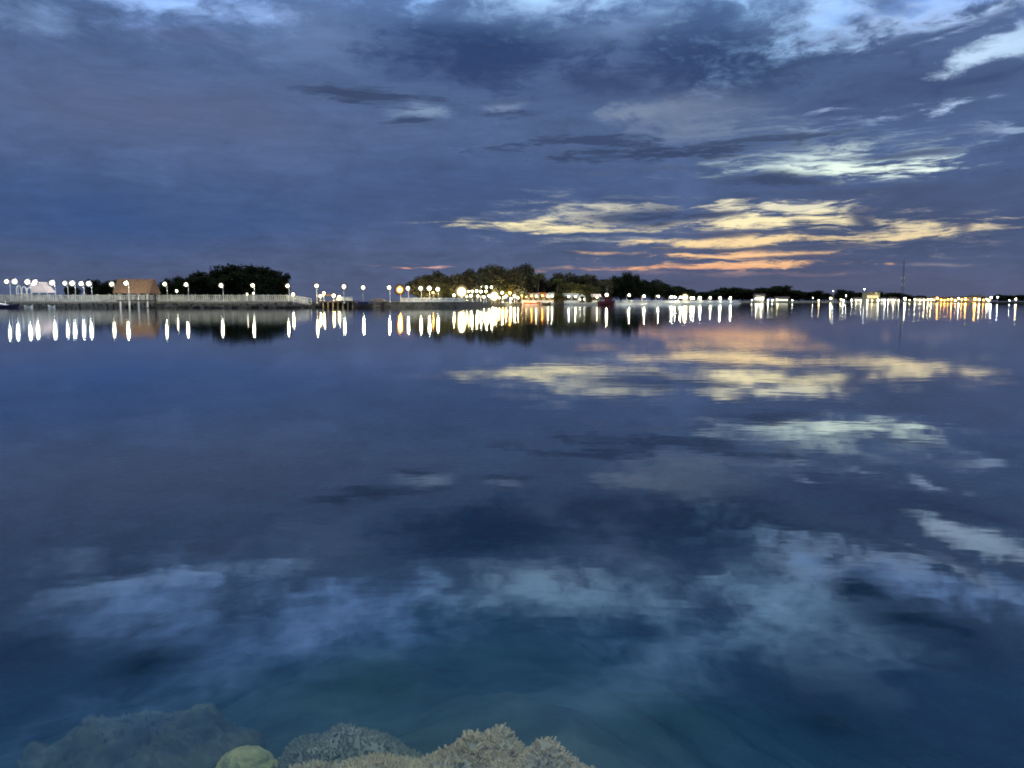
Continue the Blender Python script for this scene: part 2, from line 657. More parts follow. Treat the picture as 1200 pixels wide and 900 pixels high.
def coral_colony(label, x, y, z, rx, ry, h, n, finger, material, seed, name="branching_coral"):
    rnd = random.Random(seed)
    c = PZ(x, y, z)
    t = thing(name, label, "coral", (c.x, c.y, z - h), 0, None)
    ang = [rnd.uniform(0, 6.28) for _ in range(6)]

    def hf(u, v):
        q = u * u + v * v
        a = math.atan2(v, u)
        k = 1 + .13 * math.sin(2 * a + ang[0]) + .10 * math.sin(3 * a + ang[1]) + .07 * math.sin(5 * a + ang[2])
        q = q / (k * k)
        if q >= 1:
            return None
        return h * (1 - q) ** .6 * (1 + .16 * math.sin(5 * u + ang[3]) * math.sin(4 * v + ang[4]) + .1 * math.sin(9 * u + ang[5]))
    d = MB()
    nr, na = (26, 90) if n == 0 else (9, 28)
    for i in range(nr + 1):
        for j in range(na):
            q = i / nr
            a = 2 * math.pi * j / na
            k = 1 + .13 * math.sin(2 * a + ang[0]) + .10 * math.sin(3 * a + ang[1]) + .07 * math.sin(5 * a + ang[2])
            u, v = math.cos(a) * q * k * .999, math.sin(a) * q * k * .999
            d.v.append((u * rx, v * ry, (hf(u, v) or 0) * .86 - (0.6 if i == nr else 0) + (rnd.uniform(-.035, .035) + .05 * math.sin(u * 13 + 2 * math.sin(v * 7)) * math.sin(v * 11) if n == 0 and i < nr else 0)))
    for i in range(nr):
        for j in range(na):
            p_ = i * na + j
            p2 = i * na + (j + 1) % na
            d.f.append((p_, p_ + na, p2 + na, p2))
    obj("coral_base", d, M["coral_deep" if material == "coral_deep" else "coral_dim"], t, True)
    if n == 0:
        return t
    fm = MB()
    cnt = 0
    while cnt < n:
        u, v = rnd.uniform(-1.25, 1.25), rnd.uniform(-1.25, 1.25)
        z0 = hf(u, v)
        if z0 is None:
            continue
        cnt += 1
        e = .02
        zx, zy = (hf(u + e, v) or 0) - z0, (hf(u, v + e) or 0) - z0
        nrm = Vector((-zx / (e * rx), -zy / (e * ry), 1))
        nrm.x = max(-2, min(2, nrm.x))
        nrm.y = max(-2, min(2, nrm.y))
        nrm = (nrm.normalized() + Vector((rnd.gauss(0, .3), rnd.gauss(0, .3), .35))).normalized()
        p0 = Vector((u * rx, v * ry, z0 * .86 - .01))
        L = finger * rnd.uniform(.6, 1.5)
        bend = Vector((rnd.gauss(0, .3), rnd.gauss(0, .3), .2)) * L * .35
        r0 = finger * rnd.uniform(.16, .27)
        mid = p0 + nrm * L * .55
        fm.tube([p0, mid, p0 + nrm * L + bend], [r0, r0 * .9, r0 * .5], 5)
        if rnd.random() < .7:
            s_ = Vector((rnd.gauss(0, 1), rnd.gauss(0, 1), rnd.gauss(.3, .6))).normalized()
            fm.tube([mid, mid + (nrm * .4 + s_ * .7) * L * .5], [r0 * .8, r0 * .4], 4)
    obj("coral_branches", fm, M[material], t, False)
    return t


# ------------------------------------------------------------------ land
def land(name, stations, ztop, depth, material=None):
    """stations: (photo x, shoreline distance); a bank rising from the water, then ground running back"""
    b = MB()
    n = 0
    for (x, D) in stations:
        D = W(D)
        for dd, z in ((0, -14.0), (0.6, 0.12), (2.5, ztop * .8), (8, ztop), (depth * .5, ztop + .5), (depth, ztop + .4), (depth + 3, -14)):
            jit = random.uniform(-.12, .12) if z > 0 else 0
            b.v.append((X(x, D + dd), D + dd, z + jit))
        n += 1
    for i in range(n - 1):
        for k in range(6):
            a = i * 7 + k
            b.f.append((a, a + 7, a + 8, a + 1))
    b.f.append(tuple(range(6, -1, -1)))
    b.f.append(tuple((n - 1) * 7 + k for k in range(7)))
    return structure(name, b, material or M["earth"])


def interp(st, x):
    for (x0, d0), (x1, d1) in zip(st, st[1:]):
        if x0 <= x <= x1:
            return d0 + (d1 - d0) * (x - x0) / (x1 - x0)
    return st[0][1] if x < st[0][0] else st[-1][1]


PIER_D = 160.0
ISLE_A = [(-90, 169), (60, 168), (110, 167), (180, 167), (230, 166.5), (280, 166), (330, 167), (352, 168)]
land("shore_terrain", ISLE_A, 1.0, 26, M["rock"])
ISLE_B = [(70, 470), (120, 450), (180, 445), (230, 480), (290, 490), (325, 495), (342, 510)]
land("island_terrain", ISLE_B, .7, 70)
ISLE_C = [(446, 164), (480, 164), (510, 167), (538, 173), (552, 205), (563, 245), (580, 340), (607, 436), (640, 432), (700, 434), (722, 440),
          (760, 460), (800, 505), (840, 570), (870, 640)]
land("shore_terrain", ISLE_C, .75, 140)
ISLE_F = [(850, 800), (900, 780), (1000, 830), (1060, 860), (1120, 820), (1160, 730), (1200, 690), (1260, 680)]
land("far_shore_terrain", ISLE_F, .35, 100)


def rocks(name, stations, w, h, seed, size):
    rnd = random.Random(seed)
    b = MB()
    for (x0, d0), (x1, d1) in zip(stations, stations[1:]):
        d0, d1 = W(d0), W(d1)
        p0, p1 = Vector((X(x0, d0), d0, 0)), Vector((X(x1, d1), d1, 0))
        k = int((p1 - p0).length / size * 2.2)
        for i in range(k):
            c = p0.lerp(p1, rnd.random()) + Vector((0, rnd.uniform(-w / 2, w / 2), 0))
            c.z = rnd.uniform(-.3, h * (1 - abs(c.y - p0.lerp(p1, .5).y) / (w * 2)))
            r = size * rnd.uniform(.35, .7)
            n0 = len(b.v)
            b.ball((0, 0, 0), 1.0, 7, 4)
            m = Matrix.Rotation(rnd.uniform(0, 6), 3, "Z") @ Matrix.Rotation(rnd.uniform(-.4, .4), 3, "X")
            s3 = Vector((r * rnd.uniform(.8, 1.5), r, r * rnd.uniform(.5, .9)))
            for q in range(n0, len(b.v)):
                v = Vector(b.v[q])
                v = Vector((v.x * s3.x, v.y * s3.y, v.z * s3.z)) * rnd.uniform(.85, 1.15)
                b.v[q] = tuple(c + m @ v)
    o = obj(name, b, M["rock"])
    o["kind"] = "stuff"
    return o


o = rocks("shore_rocks", [(150, 157), (200, 157), (260, 156), (330, 157), (372, 160)], 6, .45, 5, 1.1)
tag(o, "dark wet rocks at the waterline under the wooden pier", "rocks")

# ------------------------------------------------------------------ left pier
DECK_Z = 1.42
t = thing("pier", "long pale pier on many piles with white balustrade, left side of the bay", "pier", (X(150, PIER_D), PIER_D, 0))
ox = t.location.x


def px_l(x):
    return X(x, PIER_D) - ox


b = MB()
b.box(((px_l(-70) + px_l(338)) / 2, 2.0, DECK_Z - .14), (px_l(338) - px_l(-70), 4.6, .28))
obj("deck", b, M["conc"], t)
b = MB()
b.box(((px_l(-70) + px_l(338)) / 2, -.38, DECK_Z - .42), (px_l(338) - px_l(-70), .3, .34))
b.box(((px_l(-70) + px_l(338)) / 2, 3.9, DECK_Z - .42), (px_l(338) - px_l(-70), .3, .34))
obj("beam", b, M["pile"], t)
for side in (0, 1):
    b = MB()
    yy = -.2 if side == 0 else 4.15
    x0, x1 = px_l(-70), px_l(334)
    b.box(((x0 + x1) / 2, yy, DECK_Z + 1.12), (x1 - x0, .2, .14))
    b.box(((x0 + x1) / 2, yy, DECK_Z + .55), (x1 - x0, .1, .12))
    b.box(((x0 + x1) / 2, yy, DECK_Z + .12), (x1 - x0, .14, .24))
    k = 0
    x = x0
    while x < x1:
        if k % 6 == 0:
            b.box((x, yy, DECK_Z + .66), (.26, .26, 1.3))
        else:
            b.box((x, yy, DECK_Z + .6), (.15, .12, 1.0))
        x += .42
        k += 1
    obj("railing", b, M["rail"], t)
rnd = random.Random(4)
for row in (0, 1):
    x = -16.0
    while x < 338:
        if row == 1 and x > 330:
            break
        step = 5.4 if x < 122 else 11.3
        m_ = MB()
        jx = rnd.uniform(-.12, .12)
        yb = -.1 if row == 0 else 3.9
        m_.tube([(px_l(x) + jx * 2, yb, -3.5), (px_l(x) + jx, yb, 1.0), (px_l(x), yb, DECK_Z - .26)],
                [.17 if x < 122 else .2, .16, .15], 7)
        if x < 122:
            m_.bar((px_l(x), yb, DECK_Z - .7), (px_l(x) + .45, yb, DECK_Z - .3), .12)
        else:
            m_.box((px_l(x), yb, DECK_Z - .68), (.6, .5, .2))
        obj("pile", m_, M["pile"], t, True)
        x += step if row == 0 else step * 1.5

# sloping end of the pier
t = thing("ramp", "short white-railed ramp sloping down at the right end of the long pier", "ramp", (X(338, PIER_D), PIER_D, 0))
b = MB()
b.bar((0, 1.8, DECK_Z - .14), (3.6, 2.2, .75), 4.0, .25)
obj("ramp_deck", b, M["conc"], t)
for yy in (-.1, 3.9):
    b = MB()
    b.bar((0, yy, DECK_Z + 1.1), (3.6, yy + .4, 1.85), .14)
    b.bar((0, yy, DECK_Z + .5), (3.6, yy + .4, 1.3), .1)
    for k in range(6):
        f_ = k / 5
        b.box((3.6 * f_, yy + .4 * f_, DECK_Z + .5 - .67 * f_), (.14, .14, 1.3))
    obj("railing", b, M["white"], t)

PG = "lamps along the long left pier"
pier_l = [(7.5, 330), (17, 330), (32, 330.5), (41, 331), (61, 331.5), (76, 332), (84.5, 332), (95, 332.5), (104, 332.5),
          (131, 333), (147.5, 332), (193, 333), (218, 333.5), (259, 334.5), (296, 334.5), (337, 335)]
for i, (x, y) in enumerate(pier_l):
    lab = "white lamp on the long left pier, %s from the pier's left end" % ORD[i]
    if i == 10:
        lab = "white lamp in front of the left roof corner of the stilt hut"
    if i == 15:
        lab = "white lamp beside the sloping right end of the long left pier"
    dd = PIER_D - .9 if i != 10 else 150.6
    big = .55 if i < 9 else .44
    lamp_post("pier_lamp", lab, x, y, dd + (4.0 if i % 2 and i < 9 else 0), DECK_Z, COOL if i < 9 else NEUT, 20.0 if i < 9 else (90.0 if i == 10 else 30.0), big, PG, fwd=1.0)
lamp_post("small_lamp", "small low white pier lamp between the first two tall lamps right of the hut", 207, 341, PIER_D + 3, DECK_Z, NEUT, 10, .28, None)
lamp_post("small_lamp", "small orange lamp on the pier just left of the stilt hut", 138, 341, PIER_D + 2, DECK_Z, ORNG, 12, .34, None)
lamp_post("small_lamp", "low warm white lamp at foot of the sloping pier end", 343.5, 345, PIER_D + 3, .75, WARM, 26, .46, None)
for k, (x, y0) in enumerate(((289.5, 344), (297, 343))):
    p_ = P(x, y0, PIER_D - .4)
    q = thing("bollard_light", ["short white lit bollard on pier, left of the tall lamp near its end",
                                "short white lit bollard on pier directly under a tall lamp"][k], "bollard", (p_.x, p_.y, DECK_Z), 0)
    b = MB()
    b.tube([(0, 0, 0), (0, 0, p_.z - DECK_Z - .3)], [.16, .13], 8)
    obj("post", b, M["white"], q)
    b = MB()
    b.tube([(0, 0, p_.z - DECK_Z - .3), (0, 0, p_.z - DECK_Z), (0, 0, p_.z - DECK_Z + .1)], [.16, .16, .05], 8)
    obj("light", b, G(NEUT, 6), q)

# stilt hut
HD = 154.0
t = thing("stilt_hut", "stilt hut with big steep brown roof standing in the water before the pier", "hut", (X(161, HD), HD, 0))
zr0, zr1 = Z(343.5, HD), Z(327, HD)
w = 43 * HD / F_PX
b = MB()
b.hip((0, 0, zr0), w, 4.6, zr1 - zr0, w * .97, .6)
b.box((0, 0, zr0 - .06), (w + .15, 4.75, .1))
obj("roof", b, M["thatch"], t)
b = MB()
b.box((0, 0, DECK_Z + .02), (w * .86, 3.8, .22))
obj("platform", b, M["darkwood"], t)
for x in (146, 156.5, 167, 177.5):
    for yy in (-1.7, 1.7):
        b = MB()
        xx = X(x, HD) - t.location.x
        b.tube([(xx, yy, -3.5), (xx, yy, zr0 - .12)], [.2, .17], 8)
        b.box((xx, yy, zr0 - .25), (.5, .5, .22))
        obj("post", b, M["white"] if yy < 0 else M["pile"], t)
for yy in (-1.75, 1.75):
    b = MB()
    b.box((0, yy, DECK_Z + 1.0), (w * .82, .1, .1))
    b.box((0, yy, DECK_Z + .55), (w * .82, .08, .08))
    for k in range(7):
        b.box((w * .82 * (k / 6 - .5), yy, DECK_Z + .55), (.06, .06, .9))
    obj("railing", b, M["white"], t)

# canopy tent and white arches on the pier
t = thing("canopy_tent", "pale pink sloping canvas canopy on the pier between white lamps", "tent", (X(52, PIER_D + 2), PIER_D + 2.0, DECK_Z))
zt, zb = Z(330.5, PIER_D + 2) - DECK_Z, Z(343, PIER_D + 2) - DECK_Z
b = MB()
fx = lambda x: X(x, PIER_D + 2) - X(52, PIER_D + 2)
A_ = [(fx(39), -1.6, zt * .93), (fx(53), -1.6, zt), (fx(62), -1.6, zb), (fx(44), -1.6, zb)]
B_ = [(fx(39), 1.3, zt * .93), (fx(53), 1.3, zt), (fx(62), 1.3, zb), (fx(44), 1.3, zb)]
b.poly(A_)
b.poly(B_[::-1])
for i in range(4):
    j = (i + 1) % 4
    b.poly([A_[j], A_[i], B_[i], B_[j]])
obj("canopy", b, M["canvas"], t)
for x in (43, 61):
    for yy in (-1.5, 1.2):
        b = MB()
        b.tube([(fx(x), yy, 0), (fx(x), yy, zb + .05)], [.08, .07], 6)
        obj("pole", b, M["metal"], t)
t = thing("arched_pergola", "white pergola of three arches on pier, left of the pale canopy", "pergola", (X(29, PIER_D + 1), PIER_D + 1, DECK_Z))
for k in range(3):
    b = MB()
    cx = (k - 1) * 1.1
    hh = Z(334.5 + k * 1.2, PIER_D + 1) - DECK_Z
    pts = [(cx - .48, 0, 0), (cx - .48, 0, hh * .7)]
    for q in range(1, 7):
        a = math.pi * q / 7
        pts.append((cx - .48 * math.cos(a), 0, hh * .7 + hh * .3 * math.sin(a)))
    pts += [(cx + .48, 0, hh * .7), (cx + .48, 0, 0)]
    b.tube(pts, [.1] * len(pts), 6)
    obj("arch", b, M["white"], t)
b = MB()
b.bar((-1.5, 0, 1.5), (1.5, 0, 1.4), .09)
obj("crossbar", b, M["white"], t)


# boats
def hull_mesh(L, W, H, sheer=.35, n=11):
    b = MB()
    for i in range(n):
        f_ = i / (n - 1)
        u = 2 * f_ - 1
        w_ = W / 2 * max(.04, (1 - abs(u) ** 2.6))
        z1 = H + sheer * u * u
        b.v += [(u * L / 2, -w_, z1), (u * L / 2 * .94, -w_ * .62, H * .25), (u * L / 2 * .9, 0, -.25),
                (u * L / 2 * .94, w_ * .62, H * .25), (u * L / 2, w_, z1), (u * L / 2 * .95, 0, z1 - .12)]
    for i in range(n - 1):
        for k in range(6):
            a = i * 6
            b.f.append((a + k, a + 6 + k, a + 6 + (k + 1) % 6, a + (k + 1) % 6))
    b.f.append(tuple(range(6)))
    b.f.append(tuple((n - 1) * 6 + k for k in reversed(range(6))))
    return b


def boat(label, x, D, L, W0, H, material, rz=0.0, cabin=None, outrigger=False, mast=0, name="boat"):
    k = W(D) / D
    L, W_, H, D = L * k, W0 * (.3 + .7 * k), H * (.3 + .7 * k), W(D)
    if cabin:
        cabin = (cabin[0] * k, cabin[1] * (.3 + .7 * k), cabin[2] * k, cabin[3])
    t = thing(name, label, "boat", (X(x, D), D, 0), rz)
    obj("hull", hull_mesh(L, W_, H), M[material], t, False)
    if cabin:
        cw, ch, cx, cm = cabin
        b = MB()
        b.box((cx, 0, H + ch / 2 - .1), (cw, W_ * .6, ch))
        cb = obj("cabin", b, M[cm], t)
        b = MB()
        b.box((cx, 0, H + ch - .03), (cw + .5, W_ * .75, .12))
        obj("cabin_roof", b, M[cm], cb)
    if outrigger:
        for s_ in (-1, 1):
            b = MB()
            b.tube([(-L * .4, s_ * W_ * 1.6, .1), (0, s_ * W_ * 1.6, .05), (L * .4, s_ * W_ * 1.6, .15)], [.09, .12, .07], 6)
            for q in (-.2, .2):
                b.tube([(L * q, 0, H), (L * q, s_ * W_, H + .1), (L * q, s_ * W_ * 1.6, .12)], [.05, .05, .04], 5)
            obj("outrigger", b, M["white"], t)
    if mast:
        b = MB()
        b.tube([(.3, 0, H), (.3, 0, H + mast)], [.07, .04], 6)
        obj("mast", b, M["metal"], t)
    return t


boat("dark navy boat moored under the left end of the pier", 8, 153, 4.6, 1.5, .55, "navy", .1)
boat("small pale dinghy tucked under the pier below the arched pergola", 33, 158, 1.6, .7, .3, "white", .3)
boat("small pale dinghy tucked under the pier below the canvas canopy", 60, 158, 1.8, .7, .28, "white", -.2)
t = thing("gangplank", "white gangplank sloping from the pier down to the navy boat", "gangplank", (X(2, 156), 156, 0))
b = MB()
b.bar((-2.6, 0, 1.3), (1.4, -.6, .6), .9, .14)
obj("walkway", b, M["white"], t)
b = MB()
b.bar((-2.6, -.45, 2.0), (1.4, -1.05, 1.3), .08)
for k in range(4):
    f_ = k / 3
    b.bar((-2.6 + 4 * f_, -.45 - .6 * f_, 1.3 - .7 * f_), (-2.6 + 4 * f_, -.45 - .6 * f_, 2.0 - .7 * f_), .06)
obj("railing", b, M["white"], t)

# dark trees behind the pier
for i, (x, yt, wd, D) in enumerate([(84, 331, 20, 490), (112, 326, 26, 470), (128, 327, 24, 472), (142, 329, 20, 468), (172, 326, 26, 462), (190, 325, 24, 466), (204, 325, 26, 472)]):
    tree("dark tree behind the long pier, %s from left of the low tree line" % ORD[i], x, yt, wd, D, .7, "leaf_dark", "low dark trees behind the pier")
mound = [(222, 323, 46, 532), (240, 317, 50, 528), (257, 312, 54, 530), (273, 309, 56, 520), (289, 308, 56, 516), (304, 309.5, 52, 520), (318, 313, 44, 518), (328, 319, 28, 512),
         (233, 324, 46, 505), (252, 320, 50, 505), (271, 317, 52, 504), (290, 316, 50, 500), (307, 319, 44, 500), (321, 324, 30, 500)]
for i, (x, yt, wd, D) in enumerate(mound):
    row = "tall back row" if i < 8 else "lower front row"
    n_ = ORD[i if i < 8 else i - 8]
    tree("dense dark tree in rounded grove behind the pier, %s, %s from left" % (row, n_), x, yt, wd, D, .7, "leaf_dark", "trees of the dark rounded grove")

# ------------------------------------------------------------------ little terrace with warm lights, middle left
TD = 163.0
t = thing("terrace", "small dark terrace on stilts with lit white railing, left of the orange lamp", "terrace", (X(395, TD), TD, 0))
tx = t.location.x
b = MB()
b.box((X(393, TD) - tx, 2, 1.25), (46 * TD / F_PX, 5, .25))
obj("deck", b, M["darkwood"], t)
b = MB()
for k in range(10):
    b.box((X(395 + k * 2, TD) - tx, -.3, 1.75), (.1, .1, .9))
b.box((X(404, TD) - tx, -.3, 2.2), (18 * TD / F_PX, .12, .1))
b.box((X(404, TD) - tx, -.3, 1.8), (18 * TD / F_PX, .05, .5))
obj("railing", b, M["white"], t)
for k in range(8):
    b = MB()
    xx = X(373 + k * 5.8, TD) - tx
    b.tube([(xx, -.2, -3), (xx, -.2, 1.14)], [.16, .14], 6)
    obj("stilt", b, M["pile"], t)
t = thing("pavilion", "small open pavilion with yellow-lit roof on the dark terrace", "pavilion", (X(383, TD + 2), TD + 2, 1.38))
b = MB()
b.hip((0, 0, 1.05), 4.0, 3.0, .45, 1.4, .4)
obj("roof", b, M["thatch"], t)
for sx in (-1, 1):
    for sy in (-1, 1):
        b = MB()
        b.tube([(sx * 1.7, sy * 1.2, 0), (sx * 1.7, sy * 1.2, 1.06)], [.08, .07], 6)
        obj("post", b, M["bark"], t)
TL = "lamps on the dark terrace"
lamp_post("terrace_lamp", "upper yellow lamp over the pavilion on the dark terrace", 379.5, 343.5, TD, 1.38, WARM, 30, .42, TL)
lamp_post("terrace_lamp", "lower yellow lamp at left corner of the dark terrace", 375.5, 347, TD - .2, 1.38, WARM, 30, .4, TL)
lamp_post("terrace_lamp", "yellow lamp at the middle of the dark terrace, left of the white railing", 391, 346.5, TD, 1.38, WARM, 34, .48, TL)
lamp_post("terrace_lamp", "small pale lamp above the white railing of the dark terrace", 397.5, 347.5, TD + 1, 1.38, NEUT, 16, .3, TL)
MG = "tall lamps between the long pier and the fenced jetty"
for i, (x, y) in enumerate([(371, 335), (403, 335.8), (425.5, 337)]):
    lamp_post("tall_lamp", "tall white lamp against open sky above the dark breakwater, %s of three from left" % ORD[i], x, y, TD + 1.5, .9, NEUT, 30, .5, MG)
b = MB()
for k in range(26):
    f_ = k / 25
    x = 346 + 104 * f_
    D = 166
    z = 1.15 + .25 * math.sin(k * 1.7)
    for dd, zz in ((-3, -3), (-2, .1), (-.6, z * .8), (.8, z), (3, z * .9), (5, -3)):
        b.v.append((X(x, D + dd), D + dd, zz + random.uniform(-.12, .12)))
for k in range(25):
    for q in range(5):
        a = k * 6 + q
        b.f.append((a, a + 6, a + 7, a + 1))
o = obj("breakwater", b, M["rock"])
tag(o, "low dark rock breakwater joining the long pier to the fenced jetty", "breakwater")
t = thing("thatched_shelter", "dark low shelter with ragged roof at left end of fenced jetty", "shelter", (X(443, 161), 161, 0))
b = MB()
b.hip((0, 0, 1.35), 3.4, 3, .55, 1.6, .3)
obj("roof", b, M["darkwood"], t)
for sx in (-1, 1):
    for sy in (-1, 1):
        b = MB()
        b.tube([(sx * 1.4, sy * 1.2, -2), (sx * 1.4, sy * 1.2, 1.36)], [.11, .1], 6)
        obj("post", b, M["darkwood"], t)
b = MB()
b.box((0, 0, .7), (3.2, 2.8, .18))
obj("platform", b, M["darkwood"], t)
t = thing("dark_barge", "dark moored barge between terrace and fenced jetty, below a tall lamp", "barge", (X(425, 159), 159, 0))
b = hull_mesh(4.2, 1.9, .65, .15)
obj("hull", b, M["darkwood"], t)
b = MB()
b.box((.2, 0, .9), (2.2, 1.3, .6))
obj("cabin", b, M["navy"], t)


# ------------------------------------------------------------------ fenced jetty (middle)
def wall_along(st, xa, xb, off, z0, z1, thick, step=4):
    b = MB()
    n = 0
    x = xa
    while x <= xb + .01:
        D = W(interp(st, x)) + off
        for dd, zz in ((0, z0), (0.12, z1), (thick, z1), (thick, z0)):
            b.v.append((X(x, D + dd), D + dd, zz))
        n += 1
        x += step
    for i in range(n - 1):
        for k in range(3):
            a = i * 4 + k
            b.f.append((a, a + 4, a + 5, a + 1))
    b.f.append((3, 2, 1, 0))
    b.f.append(tuple((n - 1) * 4 + k for k in range(4)))
    return b


def fence_along(st, xa, xb, off, z0, h, spacing, post_every, bw=.1):
    b = MB()
    pts = []
    x = xa
    while x <= xb + .01:
        D = W(interp(st, x)) + off
        pts.append(Vector((X(x, D), D, z0)))
        x += 1.5
    k = 0
    for p0, p1 in zip(pts, pts[1:]):
        b.bar(p0 + Vector((0, 0, h)), p1 + Vector((0, 0, h)), .14, .13)
        b.bar(p0 + Vector((0, 0, h * .5)), p1 + Vector((0, 0, h * .5)), .06, .1)
        b.bar(p0 + Vector((0, 0, .14)), p1 + Vector((0, 0, .14)), .1, .16)
        m = max(1, int((p1 - p0).length / spacing))
        for q in range(m):
            c = p0.lerp(p1, q / m)
            s_ = bw * 1.9 if k % post_every == 0 else bw
            hh = h * 1.12 if k % post_every == 0 else h
            b.box(c + Vector((0, 0, hh / 2)), (s_, s_, hh))
            k += 1
    return b


o = obj("seawall", wall_along(ISLE_C, 446, 612, -1.0, -3, 1.15, 1.6, 3), M["stone"])
tag(o, "dark stone seawall below the white fence of the middle jetty", "seawall")
t = thing("white_fence", "white picket fence along the top of the dark middle seawall", "fence", (0, 0, 0))
obj("pickets", fence_along(ISLE_C, 470, 545, -.4, 1.15, .8, .3, 5, .13), M["white"], t)
JG = "lamps along the fenced middle jetty"
for i, (x, y, D) in enumerate([(456, 337, 166), (478, 338, 168), (493, 338, 170), (503, 338, 172), (513, 339, 174)]):
    lamp_post("jetty_lamp", "white lamp on the fenced middle jetty, %s of five white lamps from left" % ORD[i], x, y, interp(ISLE_C, x) - 1.8, 1.1, NEUT, 40, .44 if i != 3 else .5, JG, fwd=1.0)
lamp_post("orange_lamp", "large orange lamp at left end of the white fence on middle jetty", 468.5, 339.5, 163.6, 1.1, ORNG, 34, .95, None, fwd=1.0)
lamp_post("orange_lamp", "small low orange lamp behind the white fence of middle jetty", 507.5, 343, 178, 1.0, ORNG, 14, .4, None)


def floodlight(label, x, y, D, zb, r, s, color):
    r, D = r * W(D) / D, W(D)
    head = P(x, y, D)
    H = head.z - zb
    t = thing("floodlight", label, "floodlight", (head.x, D, zb))
    b = MB()
    b.tube([(0, .3, 0), (0, .3, H + r * .6)], [.14, .09], 7)
    obj("post", b, M["metal"], t)
    b = MB()
    b.box((0, .15, H), (r * 1.2, .2, .18))
    obj("crossbar", b, M["metal"], t)
    b = MB()
    b.ball((0, -r * .4, H), r * 2.3, 24, 16)
    obj("lamp_and_halo", b, HALO(color, s * LAMP_K), t, True)  # ball enlarged to carry a painted halo around the floodlight
    return t


floodlight("dazzling floodlight on the middle jetty, right end of white fence", 541, 342, 196, .9, 1.0, 60, WARM)
floodlight("dazzling low floodlight at the waterside, right of the garden globe lamps", 579, 347, 340, .8, 1.6, 60, WARM)
GG = "globe lamps in the lit garden"
garden = [(549, 341.5, 215, WARM), (553.5, 341.5, 222, WARM), (558.5, 341, 232, WARM), (563.5, 336.5, 268, NEUT), (563.5, 341.8, 262, NEUT), (570, 336.5, 285, NEUT),
          (569.5, 341.5, 280, WARM), (576, 336.6, 300, NEUT), (588.5, 343, 356, WARM), (593, 347, 380, WARM), (597.5, 343.2, 390, ORNG), (603, 347, 410, NEUT)]
glab = ["first, lowest left", "second, low", "third, low", "upper left of the top three", "below the upper left of the top three", "upper middle of the top three",
        "below the upper middle of the top three", "upper right of the top three", "just above right of the low floodlight", "first right of low floodlight, yellowish", "orange one right of low floodlight",
        "farthest right, white"]
for (x, y, D, c), l in zip(garden, glab):
    lamp_post("garden_lamp", "globe lamp in the lit garden between trees, " + l, x, y, D, .8, c, 26, .0021 * D, GG, post_r=.09)

for i, (x, y, D, c) in enumerate([(532, 346, 186, WARM), (547, 347.5, 206, WARM), (552, 346.5, 218, NEUT), (560, 347, 240, WARM), (567, 348, 262, WARM), (573, 346.5, 300, NEUT), (585, 349, 330, WARM),
                                  (590, 348.5, 350, ORNG), (599, 350, 385, WARM), (607, 349, 410, WARM), (611, 347, 430, ORNG)]):
    lamp_post("path_lamp", "low %s lamp along the garden path, %s low lamp from left" % ({NEUT: "pale", WARM: "yellow", ORNG: "orange"}[c], ORD[i]), x, y, D, .75, c, 40, .0019 * D,
              "low lamps along the garden path", post_r=.06)

# trees of the middle shore
for i, (x, yt, wd, D) in enumerate([(494, 321, 26, 236), (508, 318.5, 30, 240), (523, 316, 26, 246), (538, 313.5, 30, 250), (552, 318, 28, 262)]):
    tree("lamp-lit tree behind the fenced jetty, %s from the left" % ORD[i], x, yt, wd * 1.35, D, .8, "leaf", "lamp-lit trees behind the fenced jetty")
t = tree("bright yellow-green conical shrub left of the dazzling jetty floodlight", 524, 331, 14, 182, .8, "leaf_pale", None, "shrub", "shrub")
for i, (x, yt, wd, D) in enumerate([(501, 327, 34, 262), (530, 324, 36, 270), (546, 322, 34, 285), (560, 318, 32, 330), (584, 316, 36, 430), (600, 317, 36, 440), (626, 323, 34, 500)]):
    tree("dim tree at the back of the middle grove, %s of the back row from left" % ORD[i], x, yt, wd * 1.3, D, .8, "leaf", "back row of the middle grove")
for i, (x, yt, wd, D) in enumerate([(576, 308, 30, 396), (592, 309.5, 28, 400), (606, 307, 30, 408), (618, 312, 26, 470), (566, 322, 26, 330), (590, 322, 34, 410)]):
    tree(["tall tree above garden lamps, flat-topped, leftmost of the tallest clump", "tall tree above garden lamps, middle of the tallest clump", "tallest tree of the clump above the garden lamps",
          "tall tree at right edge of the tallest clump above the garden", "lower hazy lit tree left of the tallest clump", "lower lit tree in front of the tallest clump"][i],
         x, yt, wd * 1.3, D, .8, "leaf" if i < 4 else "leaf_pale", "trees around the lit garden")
for i, (x, yt, wd, D) in enumerate([(634, 322, 24, 500), (646, 319.5, 26, 505), (660, 319, 30, 500), (676, 318.5, 34, 490), (690, 321, 30, 495), (703, 326, 26, 500),
                                    (664, 330, 30, 470), (684, 332, 32, 472)]):
    tree("dark green tree behind the stalls, %s from left%s" % (ORD[i if i < 6 else i - 6], " of the back row" if i < 6 else " of two lower lit ones"), x, yt, wd * 1.3, D, .8,
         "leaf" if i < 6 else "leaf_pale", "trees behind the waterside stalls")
for i, (x, yt, wd, D) in enumerate([(716, 326, 26, 530), (728, 321.5, 28, 535), (739, 318, 30, 540), (752, 321, 30, 545), (764, 326, 28, 550), (778, 330, 30, 560), (792, 334, 28, 580),
                                    (806, 338, 28, 620), (822, 341, 26, 660), (836, 343, 24, 680)]):
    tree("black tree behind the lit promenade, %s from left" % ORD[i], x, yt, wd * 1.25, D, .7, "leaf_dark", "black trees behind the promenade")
palm("tall slender palm tree left of the orange lit stalls", 630, 317, 446, .8)
palm("palm tree glowing red from a lamp at its foot, among the stalls", 653, 324, 446, .8)
